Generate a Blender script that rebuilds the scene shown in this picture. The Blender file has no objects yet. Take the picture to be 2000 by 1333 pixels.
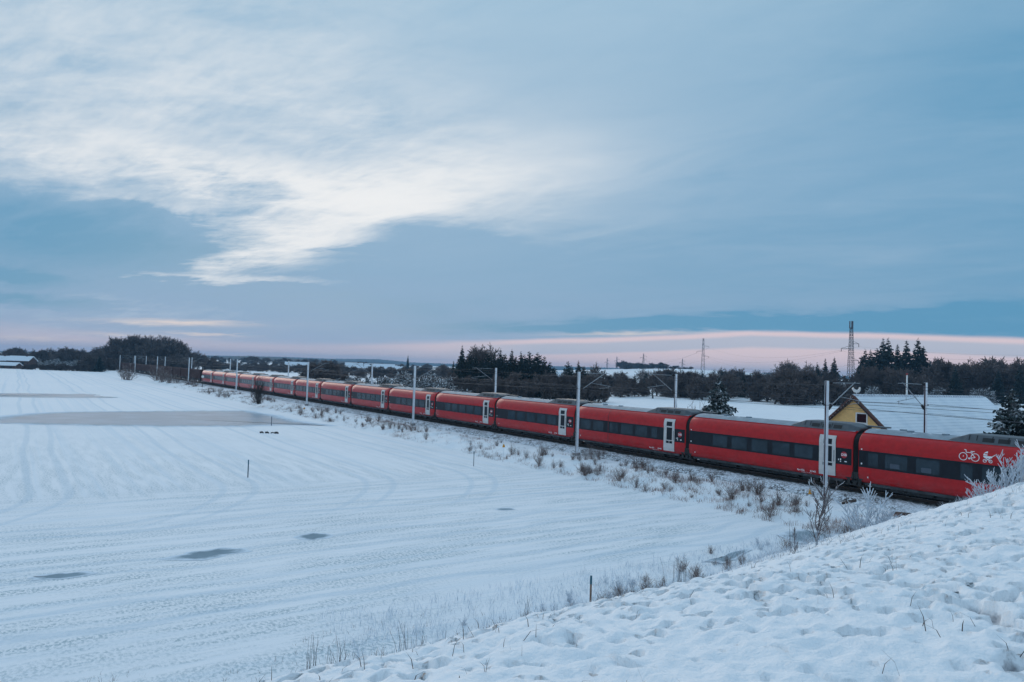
import bpy, math, random
import numpy as np
from mathutils import Vector, Matrix, Euler
PI = math.pi
S = bpy.context.scene
COL = S.collection

# ------------------------------------------------------------------ camera
FPX = 1420.0
PITCH, ROLL, CZ = math.radians(2.2), math.radians(1.887), 6.5
_cp, _sp, _c, _s = math.cos(PITCH), math.sin(PITCH), math.cos(ROLL), math.sin(ROLL)
FW = np.array([0, _cp, _sp]); _up = np.array([0, -_sp, _cp]); _rt = np.array([1., 0, 0])
RT = _rt*_c + _up*_s; UP = -_rt*_s + _up*_c; CP = np.array([0, 0, CZ])
cam = bpy.data.cameras.new('camera'); cam_ob = bpy.data.objects.new('camera', cam); COL.objects.link(cam_ob)
cam.sensor_width = 36; cam.lens = 36*FPX/2000; cam.clip_start = .1; cam.clip_end = 20000
cam_ob.matrix_world = Matrix(((RT[0], UP[0], -FW[0], 0), (RT[1], UP[1], -FW[1], 0), (RT[2], UP[2], -FW[2], CZ), (0, 0, 0, 1)))
S.camera = cam_ob
S.view_settings.view_transform = 'Standard'; S.view_settings.look = 'None'
S.view_settings.exposure = .06; S.view_settings.gamma = 1
S.cycles.max_bounces = 5; S.cycles.transparent_max_bounces = 4; S.cycles.volume_bounces = 0

def ray(px, py): return FW*FPX + RT*(px-1000) + UP*(666.5-py)
def ground_pt(px, py, z): v = ray(px, py); return CP + v*(z-CZ)/v[2]
def far_pt(px, py, Y): v = ray(px, py); return CP + v*(Y/v[1])
TH = math.radians(-34.288)
D = np.array([math.sin(TH), math.cos(TH), 0]); N = np.array([math.cos(TH), -math.sin(TH), 0])   # along / across the railway
ROTZ = math.atan2(D[1], D[0])
def W(s, t, z=0): return Vector((s*D[0]+t*N[0], s*D[1]+t*N[1], z))
def st(p): return p[0]*D[0]+p[1]*D[1], p[0]*N[0]+p[1]*N[1]

# ------------------------------------------------------------------ node helper
class V:
    """a float socket with operators"""
    def __init__(s, nt, so): s.nt, s.so = nt, so
    def _m(s, op, *a):
        n = s.nt.nodes.new('ShaderNodeMath'); n.operation = op
        for i, x in enumerate((s,)+a):
            if isinstance(x, V): s.nt.links.new(x.so, n.inputs[i])
            else: n.inputs[i].default_value = x
        return V(s.nt, n.outputs[0])
    def __add__(s, o): return s._m('ADD', o)
    __radd__ = __add__
    def __sub__(s, o): return s._m('SUBTRACT', o)
    def __rsub__(s, o): return (s*-1)+o
    def __mul__(s, o): return s._m('MULTIPLY', o)
    __rmul__ = __mul__
    def __truediv__(s, o): return s._m('DIVIDE', o)
    def pw(s, o): return s._m('POWER', o)
    def mx(s, o): return s._m('MAXIMUM', o)
    def mn(s, o): return s._m('MINIMUM', o)
    def sin(s): return s._m('SINE')
    def abs(s): return s._m('ABSOLUTE')
    def sat(s): return s.mx(0.).mn(1.)
    def exp(s): return s._m('EXPONENT')
    def step(s, a, b):
        n = s.nt.nodes.new('ShaderNodeMapRange'); n.interpolation_type = 'SMOOTHSTEP'
        s.nt.links.new(s.so, n.inputs[0]); n.inputs[1].default_value = a; n.inputs[2].default_value = b
        return V(s.nt, n.outputs[0])
def comb(nt, x, y, z):
    n = nt.nodes.new('ShaderNodeCombineXYZ')
    for i, v in enumerate((x, y, z)):
        if isinstance(v, V): nt.links.new(v.so, n.inputs[i])
        else: n.inputs[i].default_value = v
    return n.outputs[0]
def sep(nt, so):
    n = nt.nodes.new('ShaderNodeSeparateXYZ'); nt.links.new(so, n.inputs[0]); return [V(nt, o) for o in n.outputs]
def noise(nt, vec, scale=1, detail=3, rough=.5, dist=0):
    n = nt.nodes.new('ShaderNodeTexNoise'); nt.links.new(vec, n.inputs['Vector'])
    n.inputs['Scale'].default_value = scale; n.inputs['Detail'].default_value = detail
    n.inputs['Roughness'].default_value = rough; n.inputs['Distortion'].default_value = dist
    return V(nt, n.outputs[0])
def mixc(nt, f, a, b):
    n = nt.nodes.new('ShaderNodeMix'); n.data_type = 'RGBA'
    for i, x in ((0, f), (6, a), (7, b)):
        if isinstance(x, V): nt.links.new(x.so, n.inputs[i])
        elif isinstance(x, bpy.types.NodeSocket): nt.links.new(x, n.inputs[i])
        elif isinstance(x, tuple): n.inputs[i].default_value = (*x, 1)
        else: n.inputs[i].default_value = x
    return n.outputs[2]
def texco(nt, kind='Object'):
    return nt.nodes.new('ShaderNodeTexCoord').outputs[kind]

# ------------------------------------------------------------------ sky
wd = bpy.data.worlds.new('World'); S.world = wd; wd.use_nodes = True
def build_sky(nt):
    for n in list(nt.nodes): nt.nodes.remove(n)
    out = nt.nodes.new('ShaderNodeOutputWorld'); bg = nt.nodes.new('ShaderNodeBackground')
    g = texco(nt, 'Generated'); x, y, z = sep(nt, g)
    az = x._m('ARCTAN2', y)*57.2958; el = z._m('ARCSINE')*57.2958
    k = z.mx(0.)+.16
    pv = comb(nt, x/k, y/k, 0.)
    w1 = noise(nt, pv, 1.1, 4, .55)-.5
    pvr = comb(nt, (x*.85-y*.52)/k*1.0, (x*.52+y*.85)/k*2.6, 3.3)
    n1 = noise(nt, pvr, 1.6, 6, .6, .6)                        # stretched cloud texture
    n2 = noise(nt, comb(nt, x/k*1.4, y/k*3.0, 7.), 3.2, 6, .62, .4)   # finer
    streak = noise(nt, comb(nt, az*.035, el*.55, 1.), 1.0, 5, .6, .5)
    rip = ((x/k*.45+y/k*1.0)*34+w1*9).sin()                     # mackerel ripples
    azw = az+w1*9+(n2-.5)*5; elw = el+w1*3.2+(n1-.5)*3.4*(el*.07).sat()+(n2-.5)*1.3
    def sk(px, py):
        v = ray(px, py); return math.degrees(math.atan2(v[0], v[1])), math.degrees(math.atan2(v[2], math.hypot(v[0], v[1])))
    def G(px, py, sx, sy, tilt, amp, A=None, B=None):
        a0, e0 = sk(px, py); A = A or azw; B = B or elw
        da = A-a0; de = B-e0
        if tilt: de = de+da*tilt
        q = (da/(sx*.04)).pw(2.)+(de/(sy*.04)).pw(2.)
        return (q*-1).exp()*amp
    def tot(l, A=None, B=None):
        r = None
        for p in l:
            v = G(*p, A, B); r = v if r is None else r+v
        return r
    blue = tot([(0, 450, 230, 75, 0, .68), (300, 475, 180, 46, 0, .38), (10, 543, 80, 12, 0, 1.0), (40, 587, 100, 13, 0, .9),
                (2150, 420, 640, 400, 0, .58), (1650, 110, 600, 200, 0, .12), (780, 610, 260, 28, .02, .42),
                (1150, 640, 330, 13, -.05, 1.0), (1500, 630, 280, 15, -.02, 1.15), (1520, 608, 260, 14, 0, .15), (1980, 640, 300, 20, 0, .7), (250, 470, 200, 50, 0, .35), (640, 430, 90, 6, 0, .0), (2050, 20, 300, 200, 0, .16),
                (100, 250, 260, 26, .1, .3), (1300, 480, 420, 120, 0, .14)])
    white = tot([(40, 190, 420, 230, 0, .20), (420, 90, 480, 170, 0, .16), (480, 335, 260, 34, .12, .44), (650, 365, 210, 36, .05, .45), (880, 350, 250, 60, -.12, .46), (200, 300, 250, 30, .1, .24),
                 (650, 420, 190, 46, -.25, .66), (1000, 430, 260, 50, 0, .10), (330, 395, 90, 16, 0, .3), (60, 300, 160, 40, 0, .12), (540, 490, 110, 28, -.35, .78), (450, 541, 150, 8, -.02, .6), (980, 330, 260, 80, 0, .15), (730, 240, 480, 110, 0, .15), (160, 590, 300, 30, 0, .10)])
    veil = tot([(820, 455, 200, 26, .05, .16), (930, 560, 420, 60, 0, .06), (650, 484, 140, 6, 0, .40), (660, 600, 400, 40, 0, .1), (350, 420, 130, 30, 0, .2)])
    n3 = noise(nt, comb(nt, (x*.8-y*.6)/k*2.2, (x*.6+y*.8)/k*6.5, 1.7), 3.5, 5, .62, .5)
    tex = (n1-.5)*.62+(n2-.5)*.5+(n3-.5)*.30*((az-14)*-.04).sat()
    near = ((az-2)*-.055).sat()*.78+.22; far_up = el.step(45., 30.)                         # right half is smoother
    white = ((white-veil-blue.mn(1.)*.45*((az+8)*-.1).sat())*(1+tex*2.1)+tex*near*(white*1.1+.42)*far_up+rip*.075*white*(n2*2.4-.5).sat()).mx(0.)
    white = 1-(white*-1.6*(white*.6+.75)).exp()
    blue = (blue*(1+(n1-.5)*-.9+w1*-1.1)+((.5-n1)*.40)*near+w1*-.16*(1-near)+(n3-.5)*.35*near+(streak-.5)*.16*(1-(el*.08).sat())).sat()
    base = nt.nodes.new('ShaderNodeValToRGB'); nt.links.new(((el+tex*4)/60).sat().so, base.inputs[0])
    cr = base.color_ramp
    stops = ((0., (.40, .46, .60)), (.05, (.31, .43, .585)), (.12, (.275, .425, .58)), (.25, (.32, .475, .63)), (.45, (.35, .515, .66)), (1., (.37, .56, .76)))
    cr.elements[0].color = (*stops[0][1], 1); cr.elements[1].color = (*stops[-1][1], 1)
    for p, c in stops[1:-1]: cr.elements.new(p).color = (*c, 1)
    c = base.outputs[0]
    sky = nt.nodes.new('ShaderNodeTexSky'); sky.sky_type = 'NISHITA'; sky.sun_disc = False
    sky.sun_elevation = math.radians(9); sky.sun_rotation = math.radians(-17)
    clear = mixc(nt, .88, sky.outputs[0], (0, 0, 0))            # the clear blue behind thin cloud
    add = nt.nodes.new('ShaderNodeMix'); add.data_type = 'RGBA'; add.blend_type = 'ADD'; add.inputs[0].default_value = .03
    nt.links.new(clear, add.inputs[6]); 
    add.inputs[6].default_value = (.10, .295, .48, 1); nt.links.remove(add.inputs[6].links[0]); nt.links.new(clear, add.inputs[7])
    c = mixc(nt, blue, c, add.outputs[2])
    # the low band of pale rose light under the edge of the cloud sheet
    edge = (az*.063+2.25).mx(1.3).mn(3.4)-((az-26)*.1).sat()*.35+((az*-1-22)*.08).sat()*.5
    dl = el-edge+(streak-.5)*1.2*((az*-1+2)*.08).sat()+w1*.4
    soft = ((az*-1)*.06).sat()*.9+.32
    band = ((dl/soft)*-1+.5).sat(); band = band*band*(3-2*band)
    right = ((az+6)*.12).sat()
    nd_ = dl*-1
    grey = nd_.step(.22, .5)*nd_.step(1.35, 1.05)*.85*right+nd_.step(2.0, 3.0)*.5*right+((streak-.42)*4).sat()*.8*(1-right)
    rose = mixc(nt, grey.sat(), (.74, .60, .63), (.45, .50, .60))
    c = mixc(nt, band*(.95-((az*-1-1)*.09).sat()*.40), c, rose)
    c = mixc(nt, (tot([(340, 631, 105, 5, -.03, .8), (250, 654, 50, 3, 0, .5), (400, 653, 60, 3, 0, .6), (70, 662, 70, 3, 0, .35), (1230, 652, 130, 3.5, -.045, .6)], az+(n2-.5)*6, el+(n2-.5)*.8)).sat(), c, (.88, .74, .66))
    c = mixc(nt, white*.97, c, (.86, .865, .865))
    low = ((el+1.5)*-1.).sat()
    c = mixc(nt, low, c, (.35, .46, .57))
    nt.links.new(c, bg.inputs[0]); bg.inputs[1].default_value = 1.0
    nt.links.new(bg.outputs[0], out.inputs[0])
build_sky(wd.node_tree)
sun = bpy.data.lights.new('sun', 'SUN'); sun.energy = 1.4; sun.angle = math.radians(60); sun.color = (1, .84, .70)
sun_ob = bpy.data.objects.new('sun', sun); COL.objects.link(sun_ob)
_az, _el = math.radians(-17), math.radians(9)
sun_ob.rotation_euler = Vector((math.sin(_az)*math.cos(_el), math.cos(_az)*math.cos(_el), math.sin(_el))).to_track_quat('Z', 'Y').to_euler()

# ------------------------------------------------------------------ materials
MATS = {}
def mat(name, col, rough=.6, metal=0, spec=.5, var=0, vscale=4, bump=0, bscale=20, coat=0, col2=None, snow=0, snscale=3):
    """principled with noise variation; snow = share of upward faces under snow"""
    if name in MATS: return MATS[name]
    m = bpy.data.materials.new(name); m.use_nodes = True; nt = m.node_tree; b = nt.nodes['Principled BSDF']
    b.inputs['Roughness'].default_value = rough; b.inputs['Metallic'].default_value = metal
    b.inputs['Specular IOR Level'].default_value = spec; b.inputs['Coat Weight'].default_value = coat; b.inputs['Coat Roughness'].default_value = .12
    o = texco(nt)
    c = None
    if var or col2:
        n = noise(nt, o, vscale, 4, .6); n = ((n-.5)*2.6+.5).sat()
        c = mixc(nt, n, tuple(v*(1-var) for v in col), col2 or tuple(min(1, v*(1+var)) for v in col))
    if snow:
        geo = nt.nodes.new('ShaderNodeNewGeometry'); nz = sep(nt, geo.outputs['Normal'])[2]
        k = noise(nt, o, snscale, 3, .6)
        f = ((nz-.25)*3).sat()*((k-(.72-.5*snow))*7).sat()
        c = mixc(nt, f, c if c is not None else col, (.80, .85, .90))
    if c is not None: nt.links.new(c, b.inputs['Base Color'])
    else: b.inputs['Base Color'].default_value = (*col, 1)
    if bump:
        bp = nt.nodes.new('ShaderNodeBump'); bp.inputs['Strength'].default_value = bump; bp.inputs['Distance'].default_value = .02
        nt.links.new(noise(nt, o, bscale, 3, .5).so, bp.inputs['Height']); nt.links.new(bp.outputs[0], b.inputs['Normal'])
    MATS[name] = m; return m

def snow_mat(name, kind):
    m = bpy.data.materials.new(name); m.use_nodes = True; nt = m.node_tree; b = nt.nodes['Principled BSDF']
    o = texco(nt); s, t, z = sep(nt, o)
    b.inputs['Roughness'].default_value = .75; b.inputs['Specular IOR Level'].default_value = .25
    big = noise(nt, o, .05, 4, .55); mid = noise(nt, o, .6, 4, .6); fine = noise(nt, o, 7., 3, .6)
    c = mixc(nt, ((big-.35)*2).sat(), (.82, .85, .885), (.89, .90, .915))
    c = mixc(nt, ((mid-.5)*1.4+.3).sat()*.35, c, (.76, .815, .87))
    if kind == 'field':
        # crop rows: along the railway, and along the headland by the embankment
        a = noise(nt, comb(nt, s*.12, t*1.0, 0.), 1.7, 5, .62, .3)
        b2 = noise(nt, comb(nt, s*1.0, t*.12, 5.), 1.7, 5, .62, .3)
        wob = (noise(nt, o, .09, 2)-.5)*14
        hd = (s+wob*.6).step(49., 44.)
        rows = a*(1-hd)+b2*hd
        patch = noise(nt, o, .055, 3, .6, .6)
        spk = noise(nt, comb(nt, s*2.2, t*3.2, 2.), 3.0, 3, .65)
        close = (s+t*.2).step(110., 28.)
        fld = t.step(35.5, 33.)*s.step(165., 95.)
        f = ((rows-.40)*5).sat()*((spk-.43)*6).sat()*((patch-.33)*5).sat()*(close*.9+.06)*fld
        c = mixc(nt, f*.8, c, (.24, .37, .42))
        # wheel ruts and drill lines, drawn as long streaks of thinner snow
        ln = noise(nt, comb(nt, s*.006, t*1.0, 9.), .8, 4, .75); ln2 = noise(nt, comb(nt, s*1.0, t*.01, 9.), .9, 4, .75)
        lf = ((ln*(1-hd)+ln2*hd-.5)*4).sat()*t.step(35.5, 33.)
        c = mixc(nt, lf*.62, c, (.56, .69, .79))
        # paired wheel tracks of a tractor: straight along the railway, then curving round the headland
        tw = t+noise(nt, comb(nt, s*.02, 0., 3.), 1., 2)*3
        bend = ((49.-s).mx(0.)/9).pw(2.)
        for off in (30.2, 22.5, 13.5, 3.5, -8.5, -21.):
            dd = (tw-off+bend*3.4).abs(); tr_ = (dd-.95).abs()
            k = tr_.step(.34, .10)*t.step(35., 33.5)*s.step(34., 40.)
            c = mixc(nt, k*(((fine-.3)*2.5).sat()*.45+.15), c, (.50, .63, .73))
        for off in (24.5, 31., 38.):
            dd = (s+wob*.35-off).abs(); k = (dd-.95).abs().step(.36, .10)*t.step(35., 31.)
            c = mixc(nt, k*(((fine-.3)*2.5).sat()*.45+.15), c, (.50, .63, .73))
        # bank: grass and earth showing through
        bank = t.step(33.6, 35.2)*t.step(39.6, 37.6)
        bs = noise(nt, o, 1.3, 5, .7); bs2 = noise(nt, o, 6., 3, .7)
        f2 = ((bs-.54)*7).sat()*((bs2-.52)*7).sat()*bank
        c = mixc(nt, f2*.85, c, (.17, .14, .14))
        # fields beyond the tracks: faint stubble
        f3 = ((noise(nt, comb(nt, s*.5, t*.5, 4.), 1.2, 5, .7)-.55)*6).sat()*t.step(52., 56.)
        c = mixc(nt, f3*.35, c, (.42, .45, .46))
        # far countryside: patchwork of dark hedgerow scrub
        dist = (s*s+t*t).pw(.5)
        f4 = ((noise(nt, comb(nt, s*.004, t*.008, 4.), 1.0, 4, .6)-.52)*9).sat()*dist.step(550., 1000.)
        c = mixc(nt, f4*.85, c, (.10, .12, .13))
    else:
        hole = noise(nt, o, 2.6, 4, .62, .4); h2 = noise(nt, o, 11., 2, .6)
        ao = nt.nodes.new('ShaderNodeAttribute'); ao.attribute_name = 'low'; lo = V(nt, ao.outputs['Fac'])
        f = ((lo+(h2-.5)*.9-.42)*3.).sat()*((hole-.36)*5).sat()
        c = mixc(nt, f*.85, c, (.13, .13, .155))  # bare ground and the shade of hollows, both painted dark into the pits
    nt.links.new(c, b.inputs['Base Color'])
    bp = nt.nodes.new('ShaderNodeBump'); bp.inputs['Strength'].default_value = .5; bp.inputs['Distance'].default_value = .06
    h = fine*(.5 if kind == 'field' else .9)+mid*.6+noise(nt, o, 24, 3)*(.22 if kind == 'field' else .5)
    if kind == 'field': h = h+rows*1.2
    nt.links.new(h.so, bp.inputs['Height']); nt.links.new(bp.outputs[0], b.inputs['Normal'])
    MATS[name] = m; return m

# ------------------------------------------------------------------ mesh builder
class MB:
    def __init__(s): s.v = []; s.f = []; s.sm = []
    def quadstrip(s, rings, closed=True, cap=False, smooth=True):
        b = len(s.v); n = len(rings[0])
        for r in rings: s.v += [tuple(p) for p in r]
        for i in range(len(rings)-1):
            for j in range(n if closed else n-1):
                j2 = (j+1) % n
                s.f.append((b+i*n+j, b+i*n+j2, b+(i+1)*n+j2, b+(i+1)*n+j)); s.sm.append(smooth)
        if cap:
            s.f.append(tuple(b+j for j in range(n))[::-1]); s.sm.append(False)
            s.f.append(tuple(b+(len(rings)-1)*n+j for j in range(n))); s.sm.append(False)
    def box(s, x0, x1, y0, y1, z0, z1, xf=None):
        p = [(x, y, z) for z in (z0, z1) for x, y in ((x0, y0), (x1, y0), (x1, y1), (x0, y1))]
        if xf: p = [tuple(xf(*q)) for q in p]
        b = len(s.v); s.v += p
        for f in ((3, 2, 1, 0), (4, 5, 6, 7), (0, 1, 5, 4), (1, 2, 6, 5), (2, 3, 7, 6), (3, 0, 4, 7)):
            s.f.append(tuple(b+i for i in f)); s.sm.append(False)
    def poly(s, pts, smooth=False):
        b = len(s.v); s.v += [tuple(p) for p in pts]; s.f.append(tuple(range(b, b+len(pts)))); s.sm.append(smooth)
    def tube(s, pts, r0, r1=None, n=6, cap=True, smooth=True):
        r1 = r0 if r1 is None else r1; P = [Vector(p) for p in pts]; rings = []; m = len(P)
        for i, p in enumerate(P):
            d = (P[min(i+1, m-1)]-P[max(i-1, 0)])
            if d.length < 1e-9: d = Vector((0, 0, 1))
            d.normalize()
            a = d.cross(Vector((0, 0, 1)) if abs(d.z) < .95 else Vector((1, 0, 0))).normalized(); b = d.cross(a)
            r = r0+(r1-r0)*i/(m-1)
            rings.append([p+a*(r*math.cos(2*PI*k/n))+b*(r*math.sin(2*PI*k/n)) for k in range(n)])
        s.quadstrip(rings, True, cap, smooth)
    def build(s, name, m, parent=None, loc=None, rotz=None):
        me = bpy.data.meshes.new(name); me.from_pydata(s.v, [], s.f)
        me.polygons.foreach_set('use_smooth', s.sm); me.materials.append(m); me.update()
        o = bpy.data.objects.new(name, me); COL.objects.link(o)
        if parent: o.parent = parent
        if loc is not None: o.location = loc
        if rotz is not None: o.rotation_euler = (0, 0, rotz)
        return o
def tag(o, label=None, cat=None, group=None, kind=None):
    if label: o['label'] = label
    if cat: o['category'] = cat
    if group: o['group'] = group
    if kind: o['kind'] = kind
    return o
def empty(name, loc, rotz=0, label=None, cat=None, group=None):
    o = bpy.data.objects.new(name, None); COL.objects.link(o); o.location = loc; o.rotation_euler = (0, 0, rotz); o.empty_display_size = .2
    return tag(o, label, cat, group)
KIDS = {}
def copy_tree(o, parent=None):
    c = o.copy(); COL.objects.link(c)
    if parent: c.parent = parent
    for ch in list(o.children): copy_tree(ch, c)
    return c
def text_mesh(txt, size):
    cu = bpy.data.curves.new('t', 'FONT'); cu.body = txt; cu.size = size; cu.align_x = 'CENTER'; cu.align_y = 'CENTER'; cu.resolution_u = 3
    cu.offset = size*.02
    o = bpy.data.objects.new('t', cu); COL.objects.link(o); dg = bpy.context.evaluated_depsgraph_get()
    me = o.evaluated_get(dg).to_mesh(); v = [tuple(q.co) for q in me.vertices]; f = [tuple(p.vertices) for p in me.polygons]
    o.evaluated_get(dg).to_mesh_clear(); bpy.data.objects.remove(o); bpy.data.curves.remove(cu)
    return v, f

# ------------------------------------------------------------------ numpy noise
_R = np.random.RandomState(5); _T = _R.rand(256, 256)
def vnoise(x, y):
    xi = np.floor(x).astype(int); yi = np.floor(y).astype(int); fx = x-xi; fy = y-yi
    fx = fx*fx*(3-2*fx); fy = fy*fy*(3-2*fy); a = lambda i, j: _T[(xi+i) & 255, (yi+j) & 255]
    return (a(0, 0)*(1-fx)+a(1, 0)*fx)*(1-fy)+(a(0, 1)*(1-fx)+a(1, 1)*fx)*fy
def fbm(x, y, o=4, g=.5):
    r = 0; k = 1; tot = 0
    for i in range(o): r = r+k*vnoise(x*2**i+i*17.3, y*2**i+i*9.1); tot += k; k *= g
    return r/tot
def sst(a, b, x): u = np.clip((x-a)/(b-a), 0, 1); return u*u*(3-2*u)
def grid_mesh(name, sv, tv, zf, m, attr=None):
    s, t = np.meshgrid(sv, tv, indexing='ij'); z = zf(s, t); ns, ntt = s.shape
    co = np.stack([s, t, z], -1).reshape(-1, 3)
    i = np.arange((ns-1)*(ntt-1)); r, c = i//(ntt-1), i % (ntt-1); a = r*ntt+c
    q = np.stack([a, a+1, a+ntt+1, a+ntt], 1)[:, ::-1]
    me = bpy.data.meshes.new(name); me.vertices.add(len(co)); me.vertices.foreach_set('co', co.ravel())
    me.loops.add(q.size); me.loops.foreach_set('vertex_index', q.ravel().astype(np.int32))
    me.polygons.add(len(q)); me.polygons.foreach_set('loop_start', np.arange(0, q.size, 4, dtype=np.int32))
    me.polygons.foreach_set('loop_total', np.full(len(q), 4, dtype=np.int32)); me.polygons.foreach_set('use_smooth', np.ones(len(q), bool))
    me.update(calc_edges=True)
    if attr is not None:
        at = me.attributes.new('low', 'FLOAT', 'POINT'); at.data.foreach_set('value', attr(s, t, z).ravel().astype(np.float32))
    me.materials.append(m)
    o = bpy.data.objects.new(name, me); COL.objects.link(o); o.rotation_euler = (0, 0, ROTZ); return o
# object axes: local x = along the railway; local y must be -N (rotate D by +90 deg = -N), so meshes use y = -t
def steps(lst):
    out = []
    for a, b, d in lst: out += list(np.arange(a, b, d))
    return out
def grow(a, b, d, k):
    out = []; x = a
    while x < b: out.append(x); x += d; d *= k
    return out+[b]

# ------------------------------------------------------------------ ground
FIELD = -1.3
def ground_z(s, t):
    s = np.asarray(s, float); t = np.asarray(t, float)
    wob = (fbm(s*.11, t*.02+3, 3)-.5)*2.2
    z = FIELD+(-.60-FIELD)*sst(33.8, 37.8, t+wob)
    z = z+(-.45)*sst(50.6, 56, t)
    x = s*D[0]+t*N[0]; y = s*D[1]+t*N[1]; d = np.hypot(x, y); az = np.degrees(np.arctan2(x, y))
    bank = sst(33.5, 35, t)*sst(40.2, 38, t)*sst(400, 60, s)
    z = z+bank*(fbm(s*.9, t*.9, 4)-.5)*.55
    z = z+(fbm(s*.5, t*.5, 3)-.5)*.008*sst(39, 34, t)
    far = sst(420, 1500, d)
    z = z+far*(7.0+5*(fbm(x*.0015+3, y*.0015, 3)-.5))
    px, py = 900*math.sin(math.radians(13.6)), 900*math.cos(math.radians(13.6))
    z = z+11.5*np.exp(-((x-px)/170)**2-((y-py)/210)**2)
    # low snow mound beyond the tracks
    m = far_pt(720, 735, 190); z = z+2.0*np.exp(-((x-m[0])/26)**2-((y-m[1])/30)**2)
    z = z+1.7*sst(60, 150, t)*sst(20, 27, az)*sst(230, 300, d)
    return z
GX = steps([(-120, -20, 8), (-20, 10, 2), (10, 70, .35), (70, 130, .8)])+grow(130, 4650, 1., 1.045)
GT = steps([(-400, -100, 25), (-100, -20, 4), (-20, 30, 1), (30, 40.5, .3), (40.5, 60, 1.)])+grow(60, 4650, 1.3, 1.045)
M_field = snow_mat('field_snow', 'field')
g = grid_mesh('ground', np.array(GX), -np.array(GT)[::-1], lambda s, ty: ground_z(s, -ty), M_field); tag(g, kind='structure')
# shader uses object y = -t, so flip it there
for n in M_field.node_tree.nodes:
    if n.type == 'SEPXYZ' and n.inputs[0].is_linked and n.inputs[0].links[0].from_node.type == 'TEX_COORD':
        nt = M_field.node_tree; tv = V(nt, n.outputs[1])*-1
        for l in [l for l in nt.links if l.from_socket == n.outputs[1] and l.to_node != tv.so.node]:
            to = l.to_socket; nt.links.remove(l); nt.links.new(tv.so, to)
def zg(x, y): s_, t_ = st((x, y)); return float(ground_z(s_, t_))

# snowy embankment in the foreground
def emb_base(s, t):
    toe = np.interp(t, [-30, 5, 16, 27, 35], [17.2, 17.7, 18.4, 20.6, 20.2])+(fbm(t*.35, t*0+2, 3)-.5)*.9
    h = (toe-s)*.47
    cap = 6.55+(fbm(s*.2, t*.2+8, 2)-.5)*.3
    z = FIELD-.2+np.where(h > cap-1.2, cap-1.2+1.2*(1-np.exp(-np.maximum(h-cap+1.2, 0)/1.2)), h)
    z = np.where(s < -7, z-(-7-s)*.5, z)
    return z-(z+1.6)*sst(36.2, 39.2, t+(fbm(s*.4, t*.4, 2)-.5)*1.5)
def emb_z(s, t):
    z = emb_base(s, t)
    b1 = fbm(s*.8+40, t*.8, 3); b2 = vnoise(s*6.2+t*.6, t*6.2+5); b3 = vnoise(s*11.5+3, t*11.5)
    lump = (b1-.5)*.16+np.maximum(b2-.3, 0)*.06+b3*.045+vnoise(s*19+5, t*19)*.016
    return z+lump*(.6+.8*fbm(s*.25, t*.25+30, 2))-pit(s, t)*.15-.05
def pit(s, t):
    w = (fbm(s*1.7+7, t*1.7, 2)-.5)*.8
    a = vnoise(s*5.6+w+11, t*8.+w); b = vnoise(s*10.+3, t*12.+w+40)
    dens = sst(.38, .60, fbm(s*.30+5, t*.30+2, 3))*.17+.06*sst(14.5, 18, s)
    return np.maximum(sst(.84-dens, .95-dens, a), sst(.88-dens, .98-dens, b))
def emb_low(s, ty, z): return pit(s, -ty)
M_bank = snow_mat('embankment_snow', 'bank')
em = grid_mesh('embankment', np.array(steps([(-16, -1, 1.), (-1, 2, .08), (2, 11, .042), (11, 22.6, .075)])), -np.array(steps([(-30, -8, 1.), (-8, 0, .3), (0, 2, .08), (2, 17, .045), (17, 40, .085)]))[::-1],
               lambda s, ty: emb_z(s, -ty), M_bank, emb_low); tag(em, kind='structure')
def ze(s, t): return float(max(emb_z(np.array([s*1.]), np.array([t*1.]))[0], ground_z(s, t)))
def zw(p):
    s_, t_ = st(p); return ze(s_, t_)

# ice: flooded hollows, puddles, ditch
M_ice = mat('ice', (.20, .31, .40), rough=.5, spec=.006, var=.15, vscale=.25, bump=.05, bscale=1.2)
M_ice2 = mat('puddle_ice', (.27, .34, .39), rough=.6, spec=.0, var=.1, vscale=1.2)
for m_ in (M_ice, M_ice2):
    nt = m_.node_tree; b = nt.nodes['Principled BSDF']; a = nt.nodes.new('ShaderNodeAttribute'); a.attribute_name = 'rim'
    src = b.inputs['Base Color'].links[0].from_socket; k = ((V(nt, a.outputs['Fac'])*1.5+(noise(nt, texco(nt), .8 if m_ is M_ice else 1.6, 5, .7)-.5)*2.2-.42)*1.25).sat()
    nt.links.new(mixc(nt, k*.95, src, (.74, .81, .88)), b.inputs['Base Color']); nt.links.new((k*.5+(.33 if m_ is M_ice else .42)).so, b.inputs['Roughness'])
def sheet(name, pts, z, m, jag=.25, seed=1, core=.8):
    rnd = random.Random(seed); P = [ground_pt(px, py, z) for px, py in pts]; out = []
    for i, p in enumerate(P):
        q = P[(i+1) % len(P)]; L = np.linalg.norm(q-p); k = max(2, min(24, int(L/ (1.2 if L < 60 else 3))))
        for j in range(k):
            r = p+(q-p)*j/k; out.append((r[0]+rnd.gauss(0, jag*.5), r[1]+rnd.gauss(0, jag), z))
    c_ = np.mean(np.array(out), 0); mb = MB(); nn = len(out)
    mb.v = [tuple(q) for q in out]+[tuple(c_+(np.array(q)-c_)*core) for q in out]+[tuple(c_)]
    for i in range(nn):
        j = (i+1) % nn; mb.f += [(i, j, nn+j, nn+i), (nn+i, nn+j, 2*nn)]; mb.sm += [True, True]
    o = mb.build(name, m); at = o.data.attributes.new('rim', 'FLOAT', 'POINT'); at.data.foreach_set('value', [1.]*nn+[0.]*(nn+1))
    tag(o, kind='structure'); return o
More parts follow.
